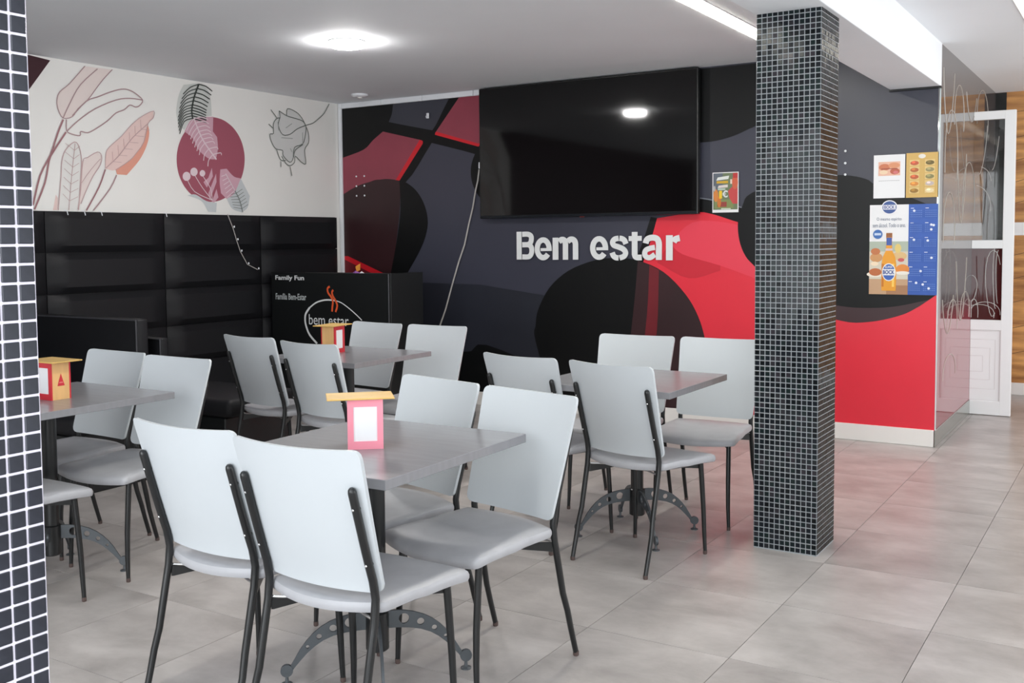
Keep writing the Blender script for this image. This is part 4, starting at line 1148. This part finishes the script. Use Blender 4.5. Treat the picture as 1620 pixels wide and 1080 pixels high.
# ------------------------------------------------------------------ condiment boxes on the tables
def condiment_box(lab, x, y, rz, red, lid_rot=0.0, lid_dx=0.0):
    t = thing('condiment_box', lab, 'box', (x, y, 0.7301), rz, 'wooden condiment boxes')
    w, d, h = 0.053, 0.044, 0.152
    for s, nm in ((-1, 'front_frame'), (1, 'rear_frame')):
        y0, y1 = sorted((s * (d - 0.006), s * d))
        mb = MB()
        for q in ((-w, -w + .018, 0, h), (w - .018, w, 0, h), (-w + .018, w - .018, 0, .024), (-w + .018, w - .018, h - .024, h)):
            mb.box(q[0], q[1], y0, y1, q[2], q[3])
        mb.build(nm, red, t)
        y0, y1 = sorted((s * (d - 0.008), s * (d - 0.003)))
        MB().box(-w + .017, w - .017, y0, y1, .022, h - .022).build('white_card', M_paper, t)
    for s in (-1, 1):
        x0, x1 = sorted((s * (w - 0.007), s * (w - 0.0005)))
        MB().box(x0, x1, -d + 0.0065, d - 0.0065, 0, h).build('side_board', M_wood, t)
        if s < 0:
            continue
        # red warning-like triangle printed on the side board
        xx = s * (w + 0.0006)
        tri = [(xx, -.016, .055), (xx, .016, .055), (xx, 0, .105)]
        mb = MB().add(tri, [(0, 1, 2) if s > 0 else (0, 2, 1)])
        mb.build('triangle_emblem', M_red_box, t)
        xx = s * (w + 0.0009)
        MB().add([(xx, -.009, .066), (xx, .009, .066), (xx, .008, .071), (xx, -.008, .071)], [(0, 1, 2, 3) if s > 0 else (3, 2, 1, 0)]).build('emblem_band', mat('emblem_pink', (226, 120, 116), 0.5), t)
    MB().box(-w + .008, w - .008, -d + .009, d - .009, 0, .01).build('bottom_board', M_wood, t)
    lid = MB().bbox(-0.1, 0.1, -0.068, 0.068, h, h + 0.005, 0.0015, 1).build('lid', M_wood_lid, t)
    lid.rotation_euler = (0, 0, lid_rot)
    lid.location = (lid_dx, 0, 0)
    return t


condiment_box('glare-paled red framed wooden condiment box with flat lid on the front table', -2.010, 2.378, math.radians(39.5), M_red_box_glare, math.radians(4), -0.016)
condiment_box('red framed condiment box on the left table, cut by the near pillar', -3.745, 2.503, 0.0, M_red_box)
condiment_box('red framed condiment box on the back table before the cup logo', -3.90, 4.345, math.radians(100), M_red_box)

# ------------------------------------------------------------------ chairs
def rod_y(z):
    prof = [(0.0, -0.104), (0.10, -0.076), (0.22, -0.045), (0.34, -0.019), (0.40, -0.006), (0.455, 0.0), (0.50, -0.008), (0.56, -0.028), (0.66, -0.058), (0.755, -0.086), (0.9, -0.129)]
    for (a, ya), (b, yb) in zip(prof[:-1], prof[1:]):
        if a <= z <= b:
            return ya + (yb - ya) * (z - a) / (b - a)
    return prof[-1][1]


def build_chair(label):
    t = thing('cafe_chair', label, 'chair', group='grey cafe chairs around the tables')
    # seat: dished cushion, wider in front
    out = []
    def edge(p0, p1, n, bow):
        for k in range(n):
            s = k / n
            nx, ny = (p1[1] - p0[1]), -(p1[0] - p0[0])
            l = math.hypot(nx, ny)
            b_ = bow * 4 * s * (1 - s)
            out.append((p0[0] + (p1[0] - p0[0]) * s + nx / l * b_, p0[1] + (p1[1] - p0[1]) * s + ny / l * b_))
    c = 0.022
    rl, rr, fr_, fl_ = (-0.196, 0.012), (0.196, 0.012), (0.222, 0.374), (-0.222, 0.374)
    edge((rl[0] + c, rl[1] - .004), (rr[0] - c, rr[1] - .004), 10, 0.04)
    edge((rr[0] - c, rr[1] - .004), (rr[0] + .001, rr[1] + c), 4, 0.008)
    edge((rr[0] + .001, rr[1] + c), (fr_[0], fr_[1] - c), 6, -0.004)
    edge((fr_[0], fr_[1] - c), (fr_[0] - c, fr_[1] + .004), 4, 0.008)
    edge((fr_[0] - c, fr_[1] + .004), (fl_[0] + c, fl_[1] + .004), 10, 0.028)
    edge((fl_[0] + c, fl_[1] + .004), (fl_[0], fl_[1] - c), 4, 0.008)
    edge((fl_[0], fl_[1] - c), (rl[0] - .001, rl[1] + c), 6, -0.004)
    edge((rl[0] - .001, rl[1] + c), (rl[0] + c, rl[1] - .004), 4, 0.008)
    n = len(out)
    cx, cy = 0.0, 0.19
    vs, fs = [], []

    def zs(x, y):
        u, v = x / 0.21, (y - 0.19) / 0.19
        return 0.010 * (u * u) * (0.4 + 0.6 * (v < 0)) - 0.010 * max(0, v) ** 3 + 0.004 * max(0, -v) ** 2
    rings = [(0.93, 0.402), (0.985, 0.406), (1.0, 0.414), (1.0, 0.423), (0.985, 0.432), (0.94, 0.438), (0.8, 0.441), (0.5, 0.441), (0.2, 0.441)]
    for s, z in rings:
        for (x, y) in out:
            X, Y = cx + (x - cx) * s, cy + (y - cy) * s
            vs.append((X, Y, z + zs(X, Y) - (0.004 * (1 - s) if z > 0.43 else 0)))
    for r in range(len(rings) - 1):
        for k in range(n):
            k2 = (k + 1) % n
            fs.append((r * n + k, r * n + k2, (r + 1) * n + k2, (r + 1) * n + k))
    fs.append(tuple(reversed(range(n))))
    fs.append(tuple((len(rings) - 1) * n + k for k in range(n)))
    MB().add(vs, fs).build('seat', M_seat, t, smooth=True)
    # curved back panel with rounded corners
    N, K = 16, 10
    z0, z1 = 0.470, 0.852
    th = 0.011
    vs, fs = [], []
    rc = 0.022

    def pt(u, v, off):
        z = z0 + (z1 - z0) * v
        half = 0.195 + 0.019 * v
        # rounded corners: pull the side in near top and bottom
        dz = min(v, 1 - v) * (z1 - z0)
        if dz < rc:
            half -= rc - math.sqrt(max(0, rc * rc - (rc - dz) ** 2))
        x = u * half
        y = rod_y(z) - 0.002 + 0.028 * (x / 0.215) ** 2 + off
        zz = z - 0.006 * (1 - (x / 0.215) ** 2)
        return (x, y, zz)
    vv = [0, 0.006, 0.016, 0.03, 0.0612, 0.2, 0.35, 0.5, 0.65, 0.8, 0.9388, 0.97, 0.984, 0.994, 1]
    K = len(vv) - 1
    for off in (-th / 2, th / 2):
        for v in vv:
            for i in range(N + 1):
                vs.append(pt(2 * i / N - 1, v, off))
    S = (N + 1) * (K + 1)
    for j in range(K):
        for i in range(N):
            a = j * (N + 1) + i
            fs.append((a, a + 1, a + N + 2, a + N + 1))
            fs.append((S + a, S + a + N + 1, S + a + N + 2, S + a + 1))
    for i in range(N):
        fs.append((i, S + i, S + i + 1, i + 1))
        a = K * (N + 1) + i
        fs.append((a, a + 1, S + a + 1, S + a))
    for j in range(K):
        a = j * (N + 1)
        fs.append((a, a + N + 1, S + a + N + 1, S + a))
        a += N
        fs.append((a, S + a, S + a + N + 1, a + N + 1))
    MB().add(vs, fs).build('backrest', M_panel, t, smooth=True)
    # rear posts: leg and back upright in one bent tube
    for s in (-1, 1):
        x = 0.182 * s
        zz = [0.012, 0.1, 0.16, 0.22, 0.28, 0.34, 0.37, 0.40, 0.43, 0.455, 0.48, 0.505, 0.54, 0.6, 0.68, 0.744, 0.752, 0.756]
        rr_ = [0.0092 if z < 0.05 else (0.0092 + 0.0018 * min(1, z / 0.3)) for z in zz]
        rr_[-1], rr_[-2] = 0.005, 0.0092
        lg = MB().tube([(x * (1.03 if z < 0.2 else 1.0), rod_y(z), z) for z in zz], rr_, 10).build('leg', M_black_metal, t, smooth=True)
        MB().lathe([(0.0085, 0), (0.0098, 0.003), (0.0098, 0.016)], c=(x * 1.03, rod_y(0.0) + 0.003, 0), seg=10).build('foot_cap', M_foot, lg, smooth=True)
        for z in (0.55, 0.70):
            y = rod_y(z)
            yp = y - 0.002 + 0.028 * (x / 0.215) ** 2
            mb = MB()
            mb.tube([(x, y + 0.009, z), (x, yp - 0.006, z)], 0.006, 8)
            mb.build('spacer', M_black_metal, t, smooth=True)
            MB().tube([(x, y - 0.010, z), (x, y - 0.0125, z), (x, y - 0.014, z)], [0.0038, 0.0034, 0.0015], 8).build('bolt', M_chrome, t, smooth=True)
        # front leg, slightly bowed and tapering
        xf = 0.176 * s
        pts = [(xf, 0.318, 0.396), (xf * 1.01, 0.326, 0.30), (xf * 1.02, 0.334, 0.2), (xf * 1.03, 0.338, 0.1), (xf * 1.05, 0.340, 0.012)]
        lg = MB().tube(pts, [0.0112, 0.011, 0.0105, 0.0095, 0.008], 10).build('leg', M_black_metal, t, smooth=True)
        MB().lathe([(0.0075, 0), (0.0088, 0.003), (0.0088, 0.016)], c=(xf * 1.05, 0.340, 0), seg=10).build('foot_cap', M_foot, lg, smooth=True)
    fb = MB()
    for s in (-1, 1):
        # flat bars running inwards from each leg, tapering under the seat
        for (xa_, ya_, za_, zb_), (xb_, yb_, zc_, zd_) in (((0.178, 0.0, 0.364, 0.396), (0.07, 0.15, 0.388, 0.401)), ((0.172, 0.316, 0.374, 0.399), (0.07, 0.17, 0.390, 0.401))):
            p_ = [(s * xa_, ya_, za_), (s * xa_, ya_, zb_), (s * xb_, yb_, zd_), (s * xb_, yb_, zc_)]
            q_ = [(x - s * 0.005, y + (0.004 if ya_ < 0.1 else -0.004), z) for x, y, z in p_]
            fb.add(p_ + q_, [(0, 1, 2, 3), (7, 6, 5, 4), (0, 4, 5, 1), (1, 5, 6, 2), (2, 6, 7, 3), (3, 7, 4, 0)])
    fb.box(-0.075, 0.075, 0.12, 0.20, 0.394, 0.403)
    fb.box(-0.172, 0.172, 0.312, 0.322, 0.388, 0.401)
    fb.build('seat_frame', M_black_metal, t)
    MB().tube([(-0.182, 0.0, 0.399), (-0.1, 0.03, 0.4035), (0.1, 0.03, 0.4035), (0.182, 0.0, 0.399)], 0.004, 8).build('support_rod', M_chrome, t, smooth=True)
    return t


SPOTS = {
    'A': (-2.270, 1.996, -1.4, 'front row chair at left, its back to us, before the front table'),
    'B': (-1.811, 1.953, 0.6, 'nearest chair, its back to us, at centre front of the front table'),
    'C': (-2.207, 2.920, 166.0, 'left of two chairs facing us across the front table, partly behind the table'),
    'D': (-1.764, 2.819, 167.2, 'right of two chairs facing us across the front table, its whole seat visible'),
    'E': (-4.100, 2.982, 178.2, 'left of two chairs facing us behind the left table'),
    'F': (-3.625, 2.941, 179.9, 'right of two chairs facing us behind the left table'),
    'O': (-3.583, 2.03, 0.0, 'chair at the left table with only its seat showing past the near pillar'),
    'I': (-4.107, 4.002, -6.0, 'left of two chairs with backs to us at the back table'),
    'J': (-3.565, 3.885, -6.0, 'right of two chairs with backs to us at the back table'),
    'K': (-4.072, 4.847, 174.0, 'left of two chairs facing us behind the back table'),
    'L': (-3.598, 4.841, 180.7, 'right of two chairs facing us behind the back table, against the mural'),
    'M': (-2.325, 3.892, -10.0, 'left of two chairs with backs to us at the table beside the pillar'),
    'G': (-1.842, 3.812, -11.0, 'right of two chairs with backs to us at the table beside the pillar'),
    'N': (-2.281, 4.809, 181.3, 'left of two chairs facing us behind the table beside the pillar'),
    'H': (-1.828, 4.836, 181.7, 'chair facing us touching the pillar edge, before the red wall'),
}
first = build_chair('chair')
for i, (k, (x, y, a, lab)) in enumerate(SPOTS.items()):
    c = first if i == 0 else copy_tree(first)
    c.location = (x, y, 0)
    c.rotation_euler = (0, 0, math.radians(a))
    c['label'] = lab
